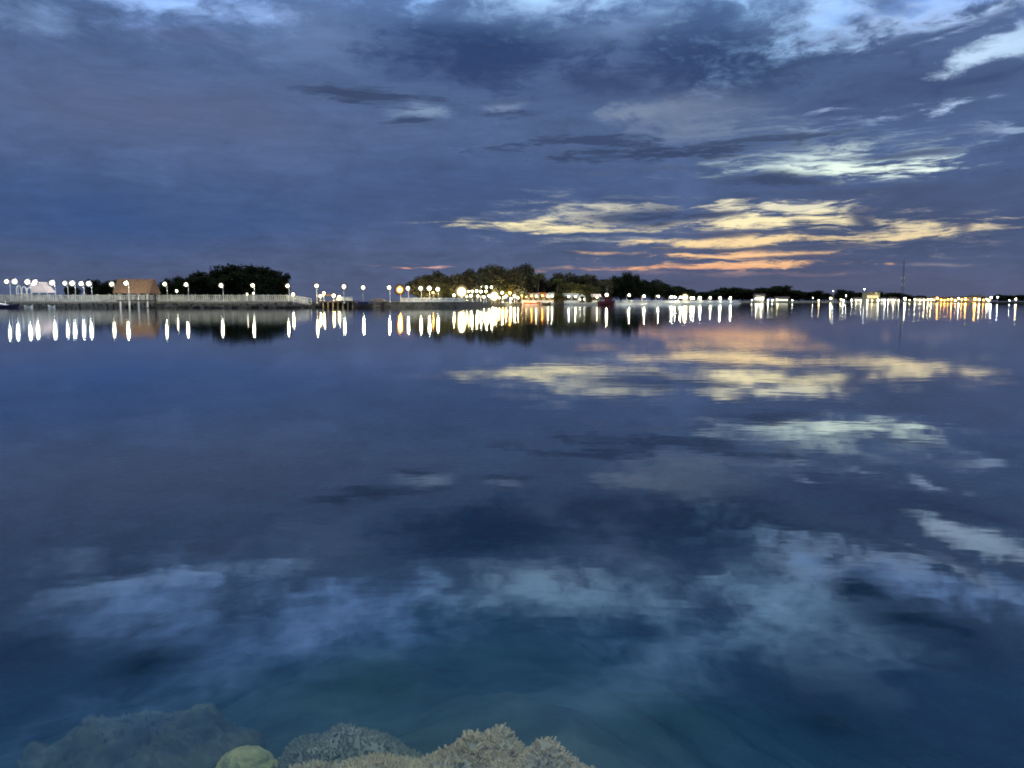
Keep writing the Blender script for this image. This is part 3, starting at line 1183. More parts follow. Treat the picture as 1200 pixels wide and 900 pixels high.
for i, (x, yt, wd, D, lab) in enumerate([(655, 343, 20, 438, "low spreading yellow-green shrub under the red-lit palm"), (690, 345, 12, 440, "small yellow-green shrub right of the white arched gate"),
                                         (609, 343, 12, 441, "small yellow-green shrub left of the orange boat")]):
    tree(lab, x, yt, wd, D, .55, "leaf_pale", None, "shrub", "shrub")


# uplights
def uplight(label, x, D, z, color, s, r):
    r, D = r * .6, W(D)
    t = thing("uplight", label, "garden light", (X(x, D), D, z))
    b = MB()
    b.tube([(0, 0, 0), (0, 0, .2)], [.12, .16], 8)
    obj("housing", b, M["darkmetal"], t)
    b = MB()
    b.ball((0, 0, .2 + r), r, 8, 5)
    obj("bulb", b, G(color, s), t, True)
    b = MB()
    for q in range(-3, 4):
        a = q * .42
        b.box((math.sin(a) * r * 1.7, -math.cos(a) * r * 1.7, .15 + r * 1.1), (r * .85, .04, r * 2.6 + .3), a)
    obj("added_bulb_shield", b, M["darkmetal"], t)  # shield added on the near side to hide the bulb and its reflection


uplight("yellow ground light in front of the conical yellow-green shrub", 522, 176, 1.1, WARM, 60, .25)
uplight("orange ground light at the foot of the red-lit palm", 652, 441, .8, ORNG, 160, .4)
uplight("yellow ground light at the foot of the low spreading shrub", 656.5, 436, .5, WARM, 60, .4)
uplight("yellow ground light at the foot of small shrub by white arched gate", 690.5, 436, .5, WARM, 60, .4)
for x, D, c_, lab in [(497, 226, WARM, "unseen yellow ground light under first lamp-lit tree behind the fenced jetty"), (515, 232, WARM, "unseen yellow ground light under second lamp-lit tree behind the fenced jetty"),
                    (534, 236, WARM, "unseen yellow ground light left of the dazzling jetty floodlight, under the trees"), (553, 250, NEUT, "unseen white ground light right of the dazzling jetty floodlight, under the trees"),
                    (572, 372, WARM, "unseen yellow ground light under the leftmost of the tallest tree clump"), (592, 380, NEUT, "unseen white ground light under the middle of the tallest tree clump"),
                    (608, 385, NEUT, "unseen white ground light under the tallest tree of the clump")]:
    uplight(lab, x, D, .95, c_, 900, .5)  # lights added to brighten the middle trees; their bulbs stay unseen
uplight("unseen white ground light below the trees behind the stalls", 674, 458, .9, NEUT, 600, .5)  # unseen light added to brighten these trees


# waterside stalls
def stall(label, x, D, w, h, roofm, lit, s, zb=.47):
    w, D = w * W(D) / D, W(D)
    t = thing("stall", label, "stall", (X(x, D), D, zb), 0, "waterside stalls")
    b = MB()
    b.gable((0, 0, h), w, 3.2, .9, .3)
    obj("awning", b, M[roofm], t)
    for sx in (-1, 1):
        for sy in (-1, 1):
            b = MB()
            b.tube([(sx * w * .45, sy * 1.4, 0), (sx * w * .45, sy * 1.4, h + .02)], [.07, .06], 6)
            obj("post", b, M["metal"], t)
    b = MB()
    b.box((0, -1.2, .5), (w * .85, .6, 1.0))
    obj("counter", b, M["white"], t)
    b = MB()
    b.box((0, 1.35, h * .5), (w * .9, .1, h))
    obj("back_panel", b, M["pile"], t)
    b = MB()
    b.ball((w * .1, -1.9, h - .1), .75, 16, 10)
    obj("hanging_lamp_and_halo", b, HALO(lit, s * 7.0), t, True)  # lamp core inside a painted halo


for (x, D, w, h, rm, c, s, lab) in [(616, 440, 4.4, 2.4, "rail", WARM, 22, "pale lit waterside stall at left end of the stalls"),
                                    (622, 441, 3.6, 2.6, "orange", ORNG, 16, "orange stall with yellow light left of the tall slender palm"),
                                    (627.5, 440, 3.4, 2.5, "rail", WARM, 22, "cream lit stall directly behind the orange boat"),
                                    (634.5, 441, 3.8, 2.7, "orange", ORNG, 18, "bright orange stall right of the tall slender palm"),
                                    (641, 440, 4.0, 2.4, "canvas", WARM, 22, "cream stall with warm light between orange stall and red-lit palm"),
                                    (646, 439, 2.6, 2.6, "rail", NEUT, 24, "narrow pale stall left of the low spreading shrub"),
                                    (665, 440, 4.6, 2.4, "rail", COOL, 22, "pale lit stall right of the red-lit palm"),
                                    (673, 441, 3.8, 2.4, "rail", NEUT, 20, "pale lit stall left of the white arched gate"),
                                    (698, 441, 4.6, 2.2, "canvas", WARM, 16, "dim warm lit stall beside the maroon boat")]:
    stall(lab, x, D, w, h, rm, c, s)
t = thing("arched_gate", "large white lit arched gate on the quay among the stalls", "gate", (X(682, W(437)), W(437), .47))
zt = Z(346, W(437)) - .47
b = MB()
pts = [(-1.1, 0, 0), (-1.1, 0, zt * .55)]
for q in range(1, 8):
    a = math.pi * q / 8
    pts.append((-1.1 * math.cos(a), 0, zt * .55 + zt * .42 * math.sin(a)))
pts += [(1.1, 0, zt * .55), (1.1, 0, 0)]
b.tube(pts, [.24] * len(pts), 7)
obj("arch", b, M["white"], t)
b = MB()
b.box((0, 0, zt + .1), (.4, .3, .5))
obj("finial", b, M["white"], t)
for dx in (-.6, .6):
    b = MB()
    b.ball((dx, -.4, zt * .5), .35, 12, 8)
    obj("small_lamp_and_halo", b, HALO(NEUT, 90.0), t, True)  # small lamp with the same painted halo
o = obj("quay", wall_along(ISLE_C, 612, 722, -1.2, -3, .45, 2.0, 5), M["conc"])
tag(o, "pale concrete quay edge in front of the stalls", "quay")
lamp_post("quay_lamp", "bright tall lamp beside the maroon boat on the quay", 711, 345.5, 430, .45, NEUT, 40, 1.0, None, post_r=.14)
boat("long low orange boat moored in front of the stalls", 623, 424, 9.6, 1.6, 1.0, "orange", .02, None, True)
boat("small dark boat between the orange boat and the low spreading shrub", 640, 422, 5.0, 1.6, .9, "darkwood", .1)
boat("small dark boat with low cabin below the red-lit palm", 655, 420, 5.5, 1.7, .9, "darkwood", -.1, (1.6, 1.2, .3, "darkwood"))
boat("long white boat moored in front of the white arched gate", 684, 424, 17, 2.2, 1.0, "white", .0)
boat("dark maroon boat with cabin and mast moored beside the bright quay lamp", 710, 415, 9.5, 2.6, 1.5, "maroon", .05, (4.2, 1.9, 1.2, "maroon"), False, 4.5)
for k, (x, lab, hh) in enumerate([(612.5, "thin pale mast pole left of the orange boat", 9), (606, "shorter thin pale pole among the lit garden trees", 7.5)]):
    p_ = MB()
    p_.tube([(0, 0, 0), (0, 0, hh)], [.14, .09], 6)
    p_.bar((-.6, 0, hh - .5), (.6, 0, hh - .5), .12)
    o = obj("pole", p_, M["metal"])
    o.location = (X(x, W(438)), W(438), .6)
    tag(o, lab, "pole")

# ------------------------------------------------------------------ promenade
PR = [(722, 430), (760, 448), (800, 494), (840, 560), (868, 628)]
o = obj("promenade_wall", wall_along(PR, 722, 868, -.2, -3, .5, 4, 2), M["white"])
tag(o, "white seawall carrying the lit promenade at the water's edge", "seawall")
t = thing("balustrade", "white balustrade along the lit promenade", "balustrade", (0, 0, 0))
obj("balusters", fence_along(PR, 722, 867, .1, .5, .9, .4, 6, .15), M["white"], t)
EG = "curved-arm lamps along the promenade"
prom = [(737.5, 346), (755, 347), (771.5, 347.3), (787, 348), (791, 348.3), (797.5, 348.3), (810, 349.2), (813, 349.2), (820.5, 349), (832.5, 349), (844, 349.3), (856, 349.3)]
for i, (x, y) in enumerate(prom):
    D = interp(PR, x) - (2.2 if i not in (4, 7) else 1.4)
    lamp_post("promenade_lamp", "curved-arm lamp on the white promenade, %s from the left" % ORD[i], x, y, D, .5, NEUT, 110, .0014 * D if i not in (4, 7) else .001 * D, EG, arm=1.2, post_r=.11, fwd=1.0)
floodlight("dazzling floodlight in the middle of the white promenade", 802.5, 348.3, 502, .5, 1.5, 50, WARM)

# ------------------------------------------------------------------ far shore
FG = "trees on the far shore"
far_trees = [(846, 338, 30, 880), (857, 336, 30, 880), (870, 336, 34, 885), (884, 339, 30, 880), (897, 336, 30, 885), (912, 333.5, 34, 885), (924, 339, 28, 880), (936, 339.5, 30, 885), (951, 340, 30, 880),
             (966, 342, 28, 900), (982, 343, 26, 900), (994, 338.5, 26, 900), (1006, 342, 28, 920), (1020, 341, 30, 930), (1036, 344, 26, 920), (1050, 342, 30, 930), (1072, 346, 26, 930), (1092, 346.5, 26, 930),
             (1150, 347, 22, 900), (1168, 345.5, 16, 780), (1175, 344.5, 14, 780), (1183, 345.5, 14, 780), (1199, 345, 20, 780)]
for i, (x, yt, wd, D) in enumerate(far_trees):
    tree("black tree on the far right shore, %s from left" % ORD[i], x, yt, wd * 1.15, D, .5, "leaf_dark", FG)


def house(label, x, D, w, d, h, wallm, roofm, winc, wins, nwin=3, roofh=1.8, flat=False, zb=.4, winh=.45, name="house"):
    k = W(D) / D
    w, d, h, roofh, D = w * k, d * k, (h * (.4 + .6 * k) if not flat else h), roofh * k, W(D)
    t = thing(name, label, "building", (X(x, D), D, zb))
    b = MB()
    b.box((0, 0, h / 2), (w, d, h))
    obj("wall", b, M[wallm], t)
    b = MB()
    if flat:
        b.box((0, 0, h + .2), (w + .8, d + .8, .4))
    else:
        b.gable((0, 0, h + .01), w, d, roofh, .6)
    obj("roof", b, M[roofm], t)
    ww = w * .82 / nwin
    for k in range(nwin):
        cx = -w * .41 + ww * (k + .5)
        b = MB()
        for s_ in (-1, 1):
            b.box((cx + s_ * ww * .42, -d / 2 - .04, h * .55), (.14, .12, h * winh + .2))
            b.box((cx, -d / 2 - .04, h * .55 + s_ * h * winh / 2), (ww * .84, .12, .14))
        fr = obj("window", b, M["white"], t)
        b = MB()
        b.box((cx, -d / 2 - .02, h * .55), (ww * .78, .06, h * winh))
        obj("pane", b, G(winc, wins * .16), fr)
    b = MB()
    b.box((w * .455, -d / 2 - .05, 1.05), (w * .07, .08, 2.1))
    obj("door", b, M["darkwood"], t)
    return t


house("brilliant white-lit hall on far shore, below black trees", 889.5, 790, 9.5, 6, 5.2, "plaster", "darkroof", NEUT, 26, 3, 2)
house("long low pavilion with row of lit windows on far shore", 916, 790, 13, 6, 3.2, "plaster", "darkroof", NEUT, 14, 5, 1.6)
house("pale yellow flat-roofed building rising above the far shore lights", 1020.5, 880, 16, 9, Z(343, W(880)) - .4, "yellow", "conc", WARM, 9.0, 4, 0, True, winh=.32)  # glowing panes stand in for floodlight on the facade
for (x, w, h, c, s, lab) in [(1004, 8, 3, NEUT, 14, "low shop with white light left of the yellow building"),
                             (1034, 7, 3, NEUT, 12, "low shop with white light just right of the yellow building"),
                             (1046, 8, 3.2, WARM, 12, "low shop with white light left of the tall mast"),
                             (1077, 8, 3.2, WARM, 12, "low warm-lit shop right of the tall mast"),
                             (1091, 9, 3.6, WARM, 14, "warm-lit shop at left edge of the orange lights"),
                             (1106, 8, 3.4, ORNG, 10, "orange-lit shop, leftmost of four on far right shore"),
                             (1118, 8, 3.6, ORNG, 10, "orange-lit shop, second of four on far right shore"),
                             (1131, 8, 3.6, ORNG, 12, "orange-lit shop, third of four on far right shore"),
                             (1143, 9, 4.4, ORNG, 12, "orange-lit shop, tallest and rightmost of four on far right shore"),
                             (1157, 6, 3.4, WARM, 8, "dim shop with warm light left of the dark headland")]:
    house(lab, x, interp(ISLE_F, x) + 14, w, 5, h, "plaster", "darkroof", c, s, 2, 1.4, winh=.4)
FL = "lamps along the far shore"
far_l = [(881, 351.5, NEUT, .5), (900, 352, NEUT, .8), (905, 352, NEUT, .8), (928.5, 353, NEUT, .6), (952.5, 349, NEUT, .6), (959.5, 352.5, WARM, 1.2), (973.5, 349.5, WARM, 1.7), (976.5, 341, COOL, .6), (985, 351, WARM, .8),
         (988, 353, COOL, 1.3), (991.5, 346.5, NEUT, .7), (998, 353, NEUT, .8), (1009, 353, NEUT, .9), (1013, 339, COOL, .8), (1016.5, 352, COOL, 1.3), (1029, 352.5, NEUT, 1.2), (1037, 353, COOL, 1.1), (1047, 352.5, NEUT, 1.2),
         (1060.5, 350, NEUT, 2.1), (1072, 351, NEUT, 1.2), (1083, 351.5, WARM, 1.2), (1091, 351, WARM, 1.5), (1098.5, 349.5, ORNG, 2.1), (1107, 352.5, ORNG, 1.0), (1115, 350.5, ORNG, 1.5), (1119.5, 352.5, WARM, .8)]
for i, (x, y, c, r) in enumerate(far_l):
    D = interp(ISLE_F, x) + 6
    cn = {COOL: "white", NEUT: "white", WARM: "yellowish", ORNG: "orange"}[c]
    lamp_post("shore_lamp", "%s lamp on the far right shore, %s from left" % (cn, ORD[i]), x, min(y, 352), D, .3, c, 30, r * .74, FL, post_r=.13)
far_r = [(1123.5, 349.5, NEUT, 1.2), (1131.5, 350.5, ORNG, 2.2), (1142.5, 350.5, ORNG, 2.3), (1147.5, 351, WARM, 1.3), (1156.5, 350.5, WARM, 1.1), (1161.5, 348.5, COOL, 1.0), (1158.5, 353.3, NEUT, .8), (1169, 348.5, COOL, .7),
         (1183, 353, COOL, .5), (1190.5, 350.5, WARM, 1.2)]
rlab = ["white lamp among orange lights on far right shore", "orange lamp on far right shore, left of the tallest orange-lit shop", "large orange lamp before the tallest orange-lit shop",
        "yellowish lamp at right end of the orange-lit shops", "yellowish lamp left of the dark headland", "upper white lamp at edge of the dark headland", "low white lamp at edge of the dark headland",
        "white lamp among black trees of dark headland", "faint white lamp low on the dark headland", "rightmost lamp, warm, on the dark headland"]
for (x, y, c, r), l in zip(far_r, rlab):
    lamp_post("shore_lamp", l, x, min(y, 352), interp(ISLE_F, x) + 5, .3, c, 34, r * .76, FL, post_r=.13)
o = obj("headland_wall", wall_along(ISLE_F, 1160, 1250, -2, -3, .8, 3, 10), M["rock"])
tag(o, "black stone wall of the dark headland at right edge", "seawall")

for i, (x, y, c, r) in enumerate([(886, 350, NEUT, 1.4), (892.5, 350.5, NEUT, 1.5), (911, 351.5, WARM, .9), (916.5, 351.5, WARM, .9), (921.5, 351.5, WARM, .9), (1003, 352, NEUT, .8), (1022, 352, WARM, .8),
                                  (1041, 352, NEUT, .8), (1053, 352, NEUT, .8), (1066, 351.5, WARM, .9), (1078, 352, NEUT, 1.0), (1087.5, 351, WARM, 1.2), (1103, 351.5, ORNG, 1.1), (1111, 351, ORNG, 1.2),
                                  (1127, 351, ORNG, 1.3), (1137, 351, ORNG, 1.3), (1152, 351.5, ORNG, 1.0)]):
    cn = {NEUT: "white", WARM: "yellowish", ORNG: "orange"}[c]
    lamp_post("low_lamp", "low %s lamp among the far shore buildings, %s low lamp from left" % (cn, ORD[i]), x, y, interp(ISLE_F, x) + 3, .3, c, 26, r * .66, "low lamps among the far shore buildings", post_r=.12)

# lattice mast
D = W(905)
t = thing("radio_mast", "tall thin radio mast on the far right shore", "mast", (X(1057, D), D, .3))
H = Z(303, D) - .3
b = MB()
for sx, sy in ((-1, -1), (1, -1), (1, 1), (-1, 1)):
    b.bar((sx * .9, sy * .9, 0), (sx * .45, sy * .45, H * .55), .08)
    b.bar((sx * .45, sy * .45, H * .55), (sx * .25, sy * .25, H * .92), .07)
n = 22
for k in range(n):
    za, zb_ = H * .92 * k / n, H * .92 * (k + 1) / n
    wa = .9 - .7 * k / n
    wb = .9 - .7 * (k + 1) / n
    s_ = 1 if k % 2 else -1
    for yy in (-1, 1):
        b.bar((-s_ * wa, yy * wa, za), (s_ * wb, yy * wb, zb_), .04)
        b.bar((yy * wa, -s_ * wa, za), (yy * wb, s_ * wb, zb_), .04)
obj("lattice", b, M["darkmetal"], t)
b = MB()
b.tube([(0, 0, H * .9), (0, 0, H)], [.16, .08], 6)
obj("spire", b, M["darkmetal"], t)
b = MB()
for k, zz in enumerate((.4, .55)):
    for a in range(3):
        aa = a * 2.09 + k
        b.box((math.cos(aa) * 1.1, math.sin(aa) * 1.1, H * zz), (.4, .4, 2.2), aa)
        b.bar((0, 0, H * zz), (math.cos(aa) * 1.1, math.sin(aa) * 1.1, H * zz), .1)
obj("antenna", b, M["metal"], t)

# ------------------------------------------------------------------ corals under the near water
coral_colony("wide pale branching coral colony at the bottom edge of the water", 458, 890, -.26, .50, .32, .27, 3000, .024, "coral", 1)
coral_colony("pale branching coral rising to a knob, middle of the three front colonies", 570, 860, -.26, .2, .18, .23, 1000, .024, "coral", 2)
coral_colony("pale branching coral at the right end of the front colonies", 630, 880, -.28, .29, .22, .23, 1400, .024, "coral", 3)
coral_colony("dim deeper branching coral behind the wide pale colony", 404, 856, -.62, .33, .22, .23, 1500, .022, "coral_dim", 4)
coral_colony("large dim lumpy mound of deep coral at lower left", 175, 846, -1.2, .85, .5, .36, 0, .022, "coral_deep", 5)
coral_colony("tiny pale coral tip at the bottom edge, far right of the pale colonies", 893, 906, -.42, .09, .08, .12, 160, .024, "coral_dim", 8)
rb = MB()
rnd = random.Random(12)
for k in range(260):
    x, y = rnd.uniform(-1.8, 1.4), rnd.uniform(2.2, 4.2)
    r = rnd.uniform(.008, .03)
    n0 = len(rb.v)
    rb.ball((0, 0, 0), 1, 7, 5)
    for q in range(n0, len(rb.v)):
        v = rb.v[q]
        f_ = rnd.uniform(.8, 1.2)
        rb.v[q] = (x + v[0] * r * 1.3 * f_, y + v[1] * r * f_, seabed_z(x, y) + v[2] * r * .8 * f_ + r * .2)
o = obj("rubble", rb, M["coral_deep"])
o["kind"] = "stuff"
c = PZ(287, 868, -.34)
t = thing("boulder_coral", "small rounded green boulder coral at lower left of the pale colonies", "coral", (c.x, c.y, -.50))
b = MB()
nn = random.Random(3)
for i in range(17):
    for j in range(34):
        ph = -.5 + (math.pi / 2 + .5) * i / 16
        th = 2 * math.pi * j / 34
        r = 1 + .05 * math.sin(5 * th + 2 * i) * math.cos(ph) + nn.uniform(-.05, .05) * math.cos(ph)
        b.v.append((.135 * r * math.cos(ph) * math.cos(th), .11 * r * math.cos(ph) * math.sin(th), .12 * r * math.sin(ph)))
for i in range(16):
    for j in range(34):
        b.f.append((i * 34 + j, i * 34 + (j + 1) % 34, (i + 1) * 34 + (j + 1) % 34, (i + 1) * 34 + j))
obj("coral_head", b, M["coral_green"], t, True)
b = MB()
b.tube([(0, 0, -.8), (0, 0, -.3), (0, 0, -.045)], [.17, .125, .11], 14)
obj("coral_base", b, M["coral_dim"], t, True)

# ------------------------------------------------------------------ world: dusk sky with broken cloud
world = bpy.data.worlds.new("World")
scene.world = world
world.use_nodes = True
nt = world.node_tree
nt.nodes.clear()
N, Lk = nt.nodes.new, nt.links.new


def math_n(op, a, b=None, clamp=False):
    n = N("ShaderNodeMath")
    n.operation = op
    n.use_clamp = clamp
    for i, v in enumerate((a, b)):
        if v is None:
            continue
        if isinstance(v, (int, float)):
            n.inputs[i].default_value = v
        else:
            Lk(v, n.inputs[i])
    return n.outputs[0]


tc = N("ShaderNodeTexCoord")
sep = N("ShaderNodeSeparateXYZ")
Lk(tc.outputs["Generated"], sep.inputs[0])
az = math_n("MULTIPLY", math_n("ARCTAN2", sep.outputs[0], sep.outputs[1]), 57.29578)
el = math_n("MULTIPLY", math_n("ARCSINE", sep.outputs[2]), 57.29578)
cmb = N("ShaderNodeCombineXYZ")
Lk(az, cmb.inputs[0])
Lk(el, cmb.inputs[1])
V0 = cmb.outputs[0]


def noise(vec, sx, sy, detail=7, rough=0.6, off=0.0, rot=0.0):
    mp = N("ShaderNodeMapping")
    mp.inputs["Scale"].default_value = (sx, sy, 1)
    mp.inputs["Location"].default_value = (off, off * .7, off * .3)
    mp.inputs["Rotation"].default_value = (0, 0, rot)
    Lk(vec, mp.inputs[0])
    n = N("ShaderNodeTexNoise")
    n.inputs["Scale"].default_value = 1
    n.inputs["Detail"].default_value = detail
    n.inputs["Roughness"].default_value = rough
    Lk(mp.outputs[0], n.inputs["Vector"])
    return n


w1 = noise(V0, .16, .45, 3, .5, 3.1)
sub = N("ShaderNodeVectorMath")
sub.operation = "SUBTRACT"
Lk(w1.outputs["Color"], sub.inputs[0])
sub.inputs[1].default_value = (.5, .5, .5)
mul = N("ShaderNodeVectorMath")
mul.operation = "MULTIPLY"
Lk(sub.outputs[0], mul.inputs[0])
mul.inputs[1].default_value = (5.0, 1.1, 0)
add = N("ShaderNodeVectorMath")
Lk(V0, add.inputs[0])
Lk(mul.outputs[0], add.inputs[1])
V1 = add.outputs[0]
n_streak = noise(V1, .32, 2.3, 8, .66, 11.0).outputs["Fac"]
n_puff = noise(V1, .26, .55, 9, .64, 5.0).outputs["Fac"]
n_soft = noise(V1, .07, .16, 4, .5, 21.0).outputs["Fac"]
NOI = {"s": n_streak, "p": n_puff, "b": n_soft}

ramp = N("ShaderNodeValToRGB")
stops = [(-10, (76, 88, 114)), (0, (82, 93, 124)), (2, (74, 91, 128)), (5, (62, 86, 132)), (8, (64, 88, 134)), (12, (72, 95, 138)),
         (16, (74, 98, 142)), (20, (82, 112, 162)), (24, (50, 98, 160)), (34, (54, 104, 168)), (42, (130, 158, 194)), (54, (232, 236, 238)), (90, (255, 252, 244))]
cr = ramp.color_ramp
for i, (e, c) in enumerate(stops):
    p_ = (e + 10) / 100
    if i < 2:
        el_ = cr.elements[i]
        el_.position = p_
    else:
        el_ = cr.elements.new(p_)
    el_.color = (*[v * (1.6 if e > 50 else 1.0) for v in lin(c)], 1)
Lk(math_n("DIVIDE", math_n("ADD", el, 10), 100), ramp.inputs[0])
# faint twilight from the sky model, added under the cloud
sky = N("ShaderNodeTexSky")
sky.sky_type = "NISHITA"
sky.sun_disc = False
sky.sun_elevation = R(-2.0)
sky.sun_rotation = R(18)
tw = N("ShaderNodeMix")
tw.data_type = "RGBA"
tw.blend_type = "ADD"
tw.inputs[0].default_value = 0.03
Lk(ramp.outputs[0], tw.inputs[6])
Lk(sky.outputs[0], tw.inputs[7])
cur = tw.outputs[2]
# gentle mottling
mot = N("ShaderNodeMix")
mot.data_type = "RGBA"
mot.blend_type = "MULTIPLY"
mot.inputs[0].default_value = 1.0
mr = N("ShaderNodeMapRange")
mr.inputs["From Min"].default_value = .25
mr.inputs["From Max"].default_value = .75
mr.inputs["To Min"].default_value = .8
mr.inputs["To Max"].default_value = 1.2
Lk(n_puff, mr.inputs["Value"])
Lk(cur, mot.inputs[6])
Lk(mr.outputs[0], mot.inputs[7])
cur = mot.outputs[2]


def ang(x, y, mirror=False):
    d = ray(x, y).normalized()
    z = -d.z if mirror else d.z
    return math.degrees(math.atan2(d.x, d.y)), math.degrees(math.asin(z))


def cloud(x, y, rx, ry, col, k=1.6, soft=.6, kind="s", op=1.0, rot=0.0, mirror=False):
    """soft cloud patch around the direction of photo pixel (x, y); mirror: direction whose reflection is seen there"""
    global cur
    if mirror:
        soft, k, rx, ry = soft * 1.5, k * .8, rx * 1.3, ry * 1.4
        if col[2] > 190:
            op, rx, ry = min(1.0, op * 1.1), rx * 1.12, ry * 1.15
    a, e = ang(x, y, mirror)
    a2, _ = ang(x + 10, y, mirror)
    _, e2 = ang(x, y - 10, mirror)
    ra, re = rx * abs(a2 - a) / 10, ry * abs(e2 - e) / 10
    mp = N("ShaderNodeMapping")
    mp.vector_type = "TEXTURE"
    mp.inputs["Location"].default_value = (a, e, 0)
    mp.inputs["Rotation"].default_value = (0, 0, R(rot))
    mp.inputs["Scale"].default_value = (ra, re, 1)
    # tiny dependence on the colour so far keeps the node program in order (and its memory small)
    sq = N("ShaderNodeVectorMath")
    sq.operation = "MULTIPLY_ADD"
    Lk(cur, sq.inputs[0])
    sq.inputs[1].default_value = (1e-6, 1e-6, 0)
    Lk(V1, sq.inputs[2])
    Lk(sq.outputs[0], mp.inputs[0])
    ln = N("ShaderNodeVectorMath")
    ln.operation = "LENGTH"
    Lk(mp.outputs[0], ln.inputs[0])
    nz = N("ShaderNodeMath")
    nz.operation = "MULTIPLY_ADD"
    Lk(NOI[kind], nz.inputs[0])
    k = k * {"s": 2.0, "p": 1.8, "b": 1.3}[kind]
    nz.inputs[1].default_value = k
    nz.inputs[2].default_value = 1.05 - .5 * k
    q = math_n("SUBTRACT", nz.outputs[0], ln.outputs["Value"])
    m_ = N("ShaderNodeMapRange")
    m_.interpolation_type = "SMOOTHSTEP"
    m_.inputs["From Min"].default_value = 0
    m_.inputs["From Max"].default_value = soft * (1.8 if kind == "s" else 1.3)
    m_.inputs["To Min"].default_value = 0
    m_.inputs["To Max"].default_value = op
    Lk(q, m_.inputs["Value"])
    mx = N("ShaderNodeMix")
    mx.data_type = "RGBA"
    Lk(m_.outputs[0], mx.inputs[0])
    Lk(cur, mx.inputs[6])
    gain = (1.12 if col[2] > 190 else .75) if mirror else 1.0
    mx.inputs[7].default_value = (*[v * gain for v in lin(col)], 1)
    cur = mx.outputs[2]


# broad masses
cloud(120, 262, 400, 72, (46, 80, 134), 1.0, .9, "b", .95)
cloud(200, 130, 330, 72, (88, 101, 138), 1.2, .9, "b", .95)
cloud(560, 230, 260, 60, (64, 86, 130), 1.0, .9, "b", .85)
cloud(1020, 265, 340, 75, (72, 84, 118), 1.0, .9, "b", .9)
cloud(1000, 340, 420, 36, (86, 92, 120), .8, .9, "b", .9)
cloud(390, 40, 130, 50, (98, 120, 162), 1.2, .9, "p", .85)
cloud(170, 0, 210, 24, (134, 160, 202), 1.4, .9, "p", .95)
cloud(50, 20, 90, 34, (112, 138, 180), 1.4, .9, "p", .8)
cloud(220, 42, 120, 20, (84, 98, 138), 1.4, .9, "p", .8)
cloud(645, 2, 130, 28, (150, 176, 216), 1.5, .8, "p", .95)
cloud(735, 35, 130, 32, (112, 136, 178), 1.8, 1.0, "p", .85)
cloud(570, 60, 150, 58, (52, 72, 114), 1.4, .7, "p", .97)
cloud(865, 66, 190, 72, (50, 70, 110), 1.5, .7, "p", .97)
cloud(715, 100, 140, 36, (58, 76, 118), 1.5, .8, "p", .85)
cloud(800, 132, 140, 30, (112, 126, 154), 2.2, 1.0, "p", .8)
cloud(740, 128, 50, 14, (126, 140, 164), 2.2, .9, "p", .6)
cloud(1070, 100, 220, 48, (64, 82, 124), 1.5, .8, "p", .92)
# bright openings, upper right
cloud(985, 14, 100, 46, (148, 172, 210), 2.0, .7, "p", .97)
cloud(1075, 12, 90, 36, (154, 176, 210), 2.2, .7, "p", .9)
cloud(1170, 6, 80, 16, (160, 182, 214), 2.2, .7, "p", .9, 14)
cloud(1000, 42, 90, 12, (128, 152, 192), 2.4, .8, "p", .8)
cloud(1048, 6, 44, 17, (54, 74, 116), 2.2, .6, "p", .97)
cloud(1000, 24, 30, 9, (62, 82, 124), 2.4, .6, "p", .92)
cloud(1125, 32, 100, 9, (72, 92, 134), 2.4, .7, "p", .85, 12)
cloud(1090, 48, 70, 5, (134, 156, 194), 2.6, .8, "s", .8, 14)
cloud(1155, 64, 95, 20, (174, 196, 222), 1.8, .7, "p", .98, 15)
cloud(1195, 50, 50, 26, (168, 192, 220), 1.6, .7, "p", .92, 17)
cloud(1150, 92, 120, 10, (60, 78, 120), 1.8, .7, "s", .85, 6)
cloud(1105, 128, 46, 9, (156, 176, 206), 2.6, .7, "s", .95, 10)
cloud(1000, 143, 85, 9, (128, 146, 180), 2.8, .8, "s", .9, 6)
cloud(972, 127, 22, 6, (138, 154, 188), 2.2, .7, "s", .85)
cloud(1185, 149, 28, 8, (150, 170, 200), 2.4, .7, "s", .9)
cloud(1090, 160, 130, 10, (104, 120, 154), 2.6, .9, "s", .7)
# mid dark streaks, left of centre
cloud(492, 131, 42, 14, (126, 146, 174), 1.6, .9, "p", .85)
cloud(590, 128, 40, 12, (118, 134, 166), 1.6, .9, "p", .75)
cloud(428, 112, 78, 13, (60, 76, 112), 1.9, .5, "s", .95)
cloud(482, 142, 34, 6, (60, 76, 112), 1.9, .5, "s", .9)
cloud(598, 136, 52, 7, (62, 78, 116), 2.0, .5, "s", .9)
cloud(590, 119, 50, 5, (72, 90, 128), 2.0, .6, "s", .7)
# greenish white band
cloud(850, 150, 140, 26, (112, 128, 154), 2.0, 1.0, "s", .85)
cloud(960, 186, 175, 36, (150, 168, 182), 1.8, .9, "s", .9)
cloud(970, 190, 135, 22, (192, 208, 206), 2.0, .7, "s", .97)
cloud(1005, 198, 95, 12, (212, 226, 216), 2.0, .5, "s", .97)
cloud(760, 178, 190, 12, (58, 74, 110), 2.6, .5, "s", .95)
cloud(880, 163, 125, 5, (66, 82, 116), 2.8, .5, "s", .92)
cloud(690, 166, 100, 8, (60, 76, 114), 2.2, .5, "s", .92)
cloud(905, 213, 78, 12, (62, 76, 112), 1.8, .5, "s", .97)
cloud(1045, 181, 75, 5, (76, 92, 126), 2.4, .5, "s", .9)
cloud(790, 198, 130, 4, (80, 94, 128), 2.4, .6, "s", .8)
cloud(1000, 226, 220, 9, (72, 86, 120), 1.8, .6, "s", .8)
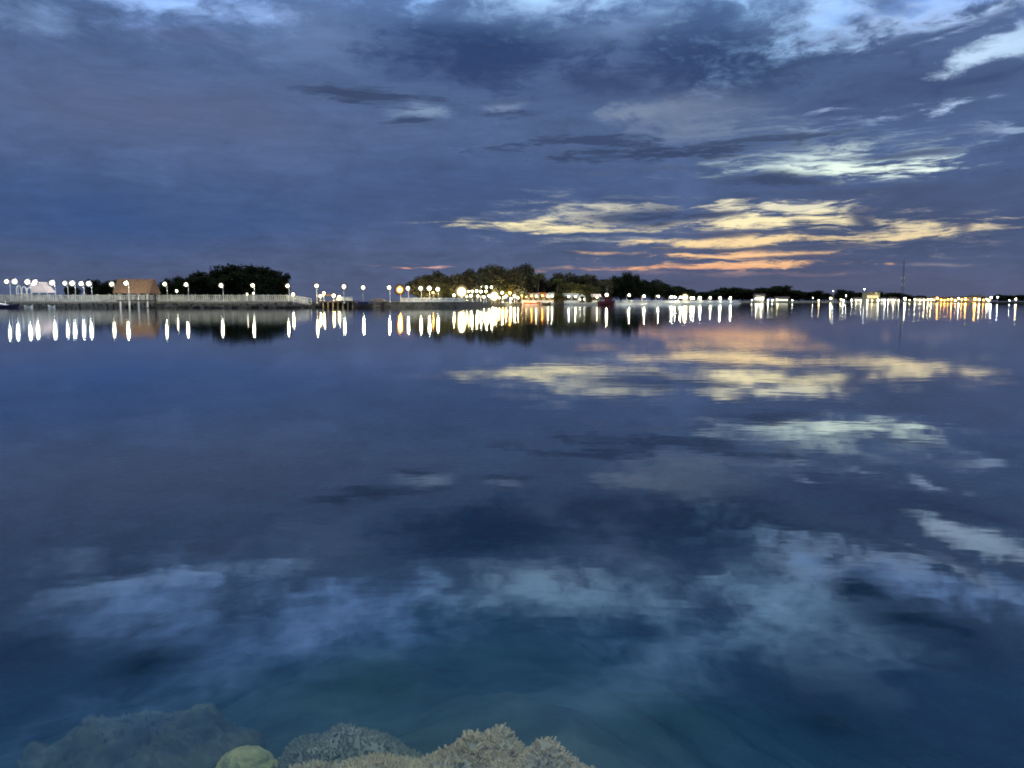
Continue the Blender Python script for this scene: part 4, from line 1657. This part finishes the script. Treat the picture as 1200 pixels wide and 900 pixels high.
# cream bands
cloud(675, 256, 150, 30, (146, 150, 156), 2.0, 1.0, "s", .85)
cloud(640, 264, 120, 10, (224, 214, 170), 1.8, .6, "s", .98)
cloud(715, 245, 120, 9, (194, 192, 174), 2.2, .7, "s", .9)
cloud(700, 280, 110, 7, (150, 154, 162), 2.2, .8, "s", .8)
cloud(690, 271, 90, 4, (216, 204, 164), 2.0, .5, "s", .85)
cloud(880, 272, 180, 42, (136, 136, 146), 2.2, 1.0, "s", .85)
cloud(845, 242, 42, 8, (212, 206, 178), 2.2, .6, "s", .95)
cloud(930, 244, 62, 9, (208, 204, 180), 2.4, .6, "s", .95)
cloud(905, 261, 150, 13, (226, 214, 170), 2.2, .6, "s", .98)
cloud(770, 253, 70, 13, (62, 76, 112), 2.2, .5, "s", .97)
cloud(830, 253, 40, 5, (68, 80, 114), 2.2, .5, "s", .9)
cloud(890, 273, 130, 4, (88, 94, 120), 2.6, .5, "s", .92)
cloud(885, 283, 165, 9, (222, 198, 146), 2.4, .6, "s", .97)
cloud(860, 291, 130, 3.5, (86, 90, 116), 2.4, .5, "s", .92)
cloud(860, 299, 125, 6, (222, 182, 128), 2.4, .6, "s", .97)
cloud(715, 296, 64, 3, (204, 168, 130), 2.0, .6, "s", .85)
cloud(950, 301, 80, 3, (90, 92, 118), 2.4, .5, "s", .85)
cloud(905, 309, 120, 5, (220, 176, 122), 2.2, .6, "s", .97)
cloud(785, 314, 130, 3.8, (212, 162, 118), 2.0, .6, "s", .97)
cloud(850, 320, 200, 4, (150, 128, 130), 2.0, .8, "s", .6)
cloud(1085, 267, 115, 26, (142, 140, 144), 2.2, .9, "s", .88)
cloud(1085, 264, 95, 12, (204, 192, 158), 2.6, .6, "s", .97)
cloud(1050, 276, 80, 6, (212, 196, 154), 2.4, .6, "s", .95)
cloud(1165, 266, 50, 6, (200, 188, 160), 2.2, .6, "s", .92)
cloud(1110, 308, 40, 3, (132, 128, 142), 1.8, .7, "s", .85)
cloud(450, 310.5, 46, 3.5, (150, 132, 136), 1.8, .8, "s", .8)
cloud(472, 315, 18, 2.0, (228, 160, 122), 1.8, .6, "s", .95)
cloud(505, 314, 36, 2.0, (200, 158, 142), 1.8, .6, "s", .9)
cloud(660, 313, 24, 2.2, (146, 132, 138), 1.6, .6, "s", .7)
cloud(1012, 258, 24, 20, (74, 84, 116), 1.8, .6, "s", .9)
cloud(1135, 262, 20, 14, (84, 92, 122), 1.8, .6, "s", .8)
cloud(820, 276, 60, 4, (84, 90, 118), 2.2, .5, "s", .85)
cloud(960, 290, 60, 5, (80, 88, 118), 2.2, .5, "s", .85)
# sky above the frame, seen only mirrored in the near water
cloud(560, 640, 160, 50, (30, 74, 135), 1.3, .9, "p", .9, 0, True)
cloud(830, 650, 120, 60, (24, 68, 131), 1.3, .9, "p", .95, 0, True)
cloud(30, 755, 120, 44, (18, 62, 117), 1.3, .9, "p", .95, 0, True)
cloud(1120, 740, 140, 66, (26, 68, 126), 1.5, .9, "p", .95, 0, True)
cloud(480, 800, 700, 50, (54, 102, 164), 1.3, 1.0, "p", .8, 0, True)
cloud(195, 700, 130, 44, (138, 182, 253), 1.5, 1.0, "p", .95, 0, True)
cloud(330, 752, 160, 42, (132, 178, 248), 1.7, 1.0, "p", .9, -8, True)
cloud(440, 715, 100, 36, (128, 172, 241), 1.7, 1.0, "p", .85, 0, True)
cloud(660, 695, 150, 38, (158, 200, 240), 1.7, .9, "p", .95, 0, True)
cloud(780, 775, 130, 50, (142, 188, 240), 1.7, 1.0, "p", .9, -25, True)
cloud(935, 720, 125, 66, (154, 196, 240), 1.7, .9, "p", .95, 25, True)
cloud(1070, 688, 130, 24, (136, 174, 237), 2.4, .8, "p", .9, 0, True)
cloud(1010, 690, 46, 20, (24, 62, 117), 2.4, .6, "p", .95, 0, True)
cloud(1060, 722, 70, 16, (20, 58, 112), 2.2, .6, "p", .95, 0, True)
cloud(180, 778, 70, 22, (20, 62, 110), 1.7, .8, "p", .95, 0, True)
cloud(420, 805, 100, 32, (16, 62, 112), 1.7, .9, "p", .92, 0, True)
cloud(610, 770, 90, 26, (36, 88, 142), 1.7, .9, "p", .8, 0, True)
cloud(190, 830, 180, 26, (104, 146, 203), 1.7, 1.0, "p", .8, 0, True)
cloud(480, 885, 330, 55, (22, 50, 85), 1.0, .9, "p", .9, 0, True)
cloud(790, 850, 100, 44, (22, 70, 112), 1.6, .9, "p", .9, 0, True)
cloud(960, 850, 100, 75, (18, 58, 117), 1.5, .9, "p", .92, 0, True)
cloud(1090, 830, 100, 44, (68, 114, 180), 1.7, 1.0, "p", .7, 0, True)

# fine cloud texture over everything
fin = N("ShaderNodeMix")
fin.data_type = "RGBA"
fin.blend_type = "MULTIPLY"
fin.inputs[0].default_value = 1.0
fr_ = N("ShaderNodeMapRange")
fr_.inputs["From Min"].default_value = .25
fr_.inputs["From Max"].default_value = .75
fr_.inputs["To Min"].default_value = .92
fr_.inputs["To Max"].default_value = 1.08
Lk(n_streak, fr_.inputs["Value"])
Lk(cur, fin.inputs[6])
Lk(fr_.outputs[0], fin.inputs[7])
hs = N("ShaderNodeHueSaturation")
hs.inputs["Hue"].default_value = 0.494
hs.inputs["Saturation"].default_value = 0.88
hs.inputs["Value"].default_value = 1.47
gm = N("ShaderNodeGamma")
gm.inputs[1].default_value = 1.25
Lk(fin.outputs[2], gm.inputs[0])
Lk(gm.outputs[0], hs.inputs["Color"])
cur = hs.outputs[0]

bg = N("ShaderNodeBackground")
Lk(cur, bg.inputs[0])
bg.inputs[1].default_value = 1.0
wo = N("ShaderNodeOutputWorld")
Lk(bg.outputs[0], wo.inputs[0])
world.cycles.sampling_method = "NONE"

# ------------------------------------------------------------------ render settings
scene.render.engine = "CYCLES"
cy = scene.cycles
cy.use_denoising = True
cy.sample_clamp_indirect = 0
cy.sample_clamp_direct = 0
cy.filter_width = 1.8
cy.max_bounces = 6
cy.transparent_max_bounces = 8
cy.caustics_reflective = True
cy.volume_bounces = 0
vs = scene.view_settings
vs.view_transform = "Standard"
vs.look = "None"
vs.exposure = 0
vs.gamma = 1
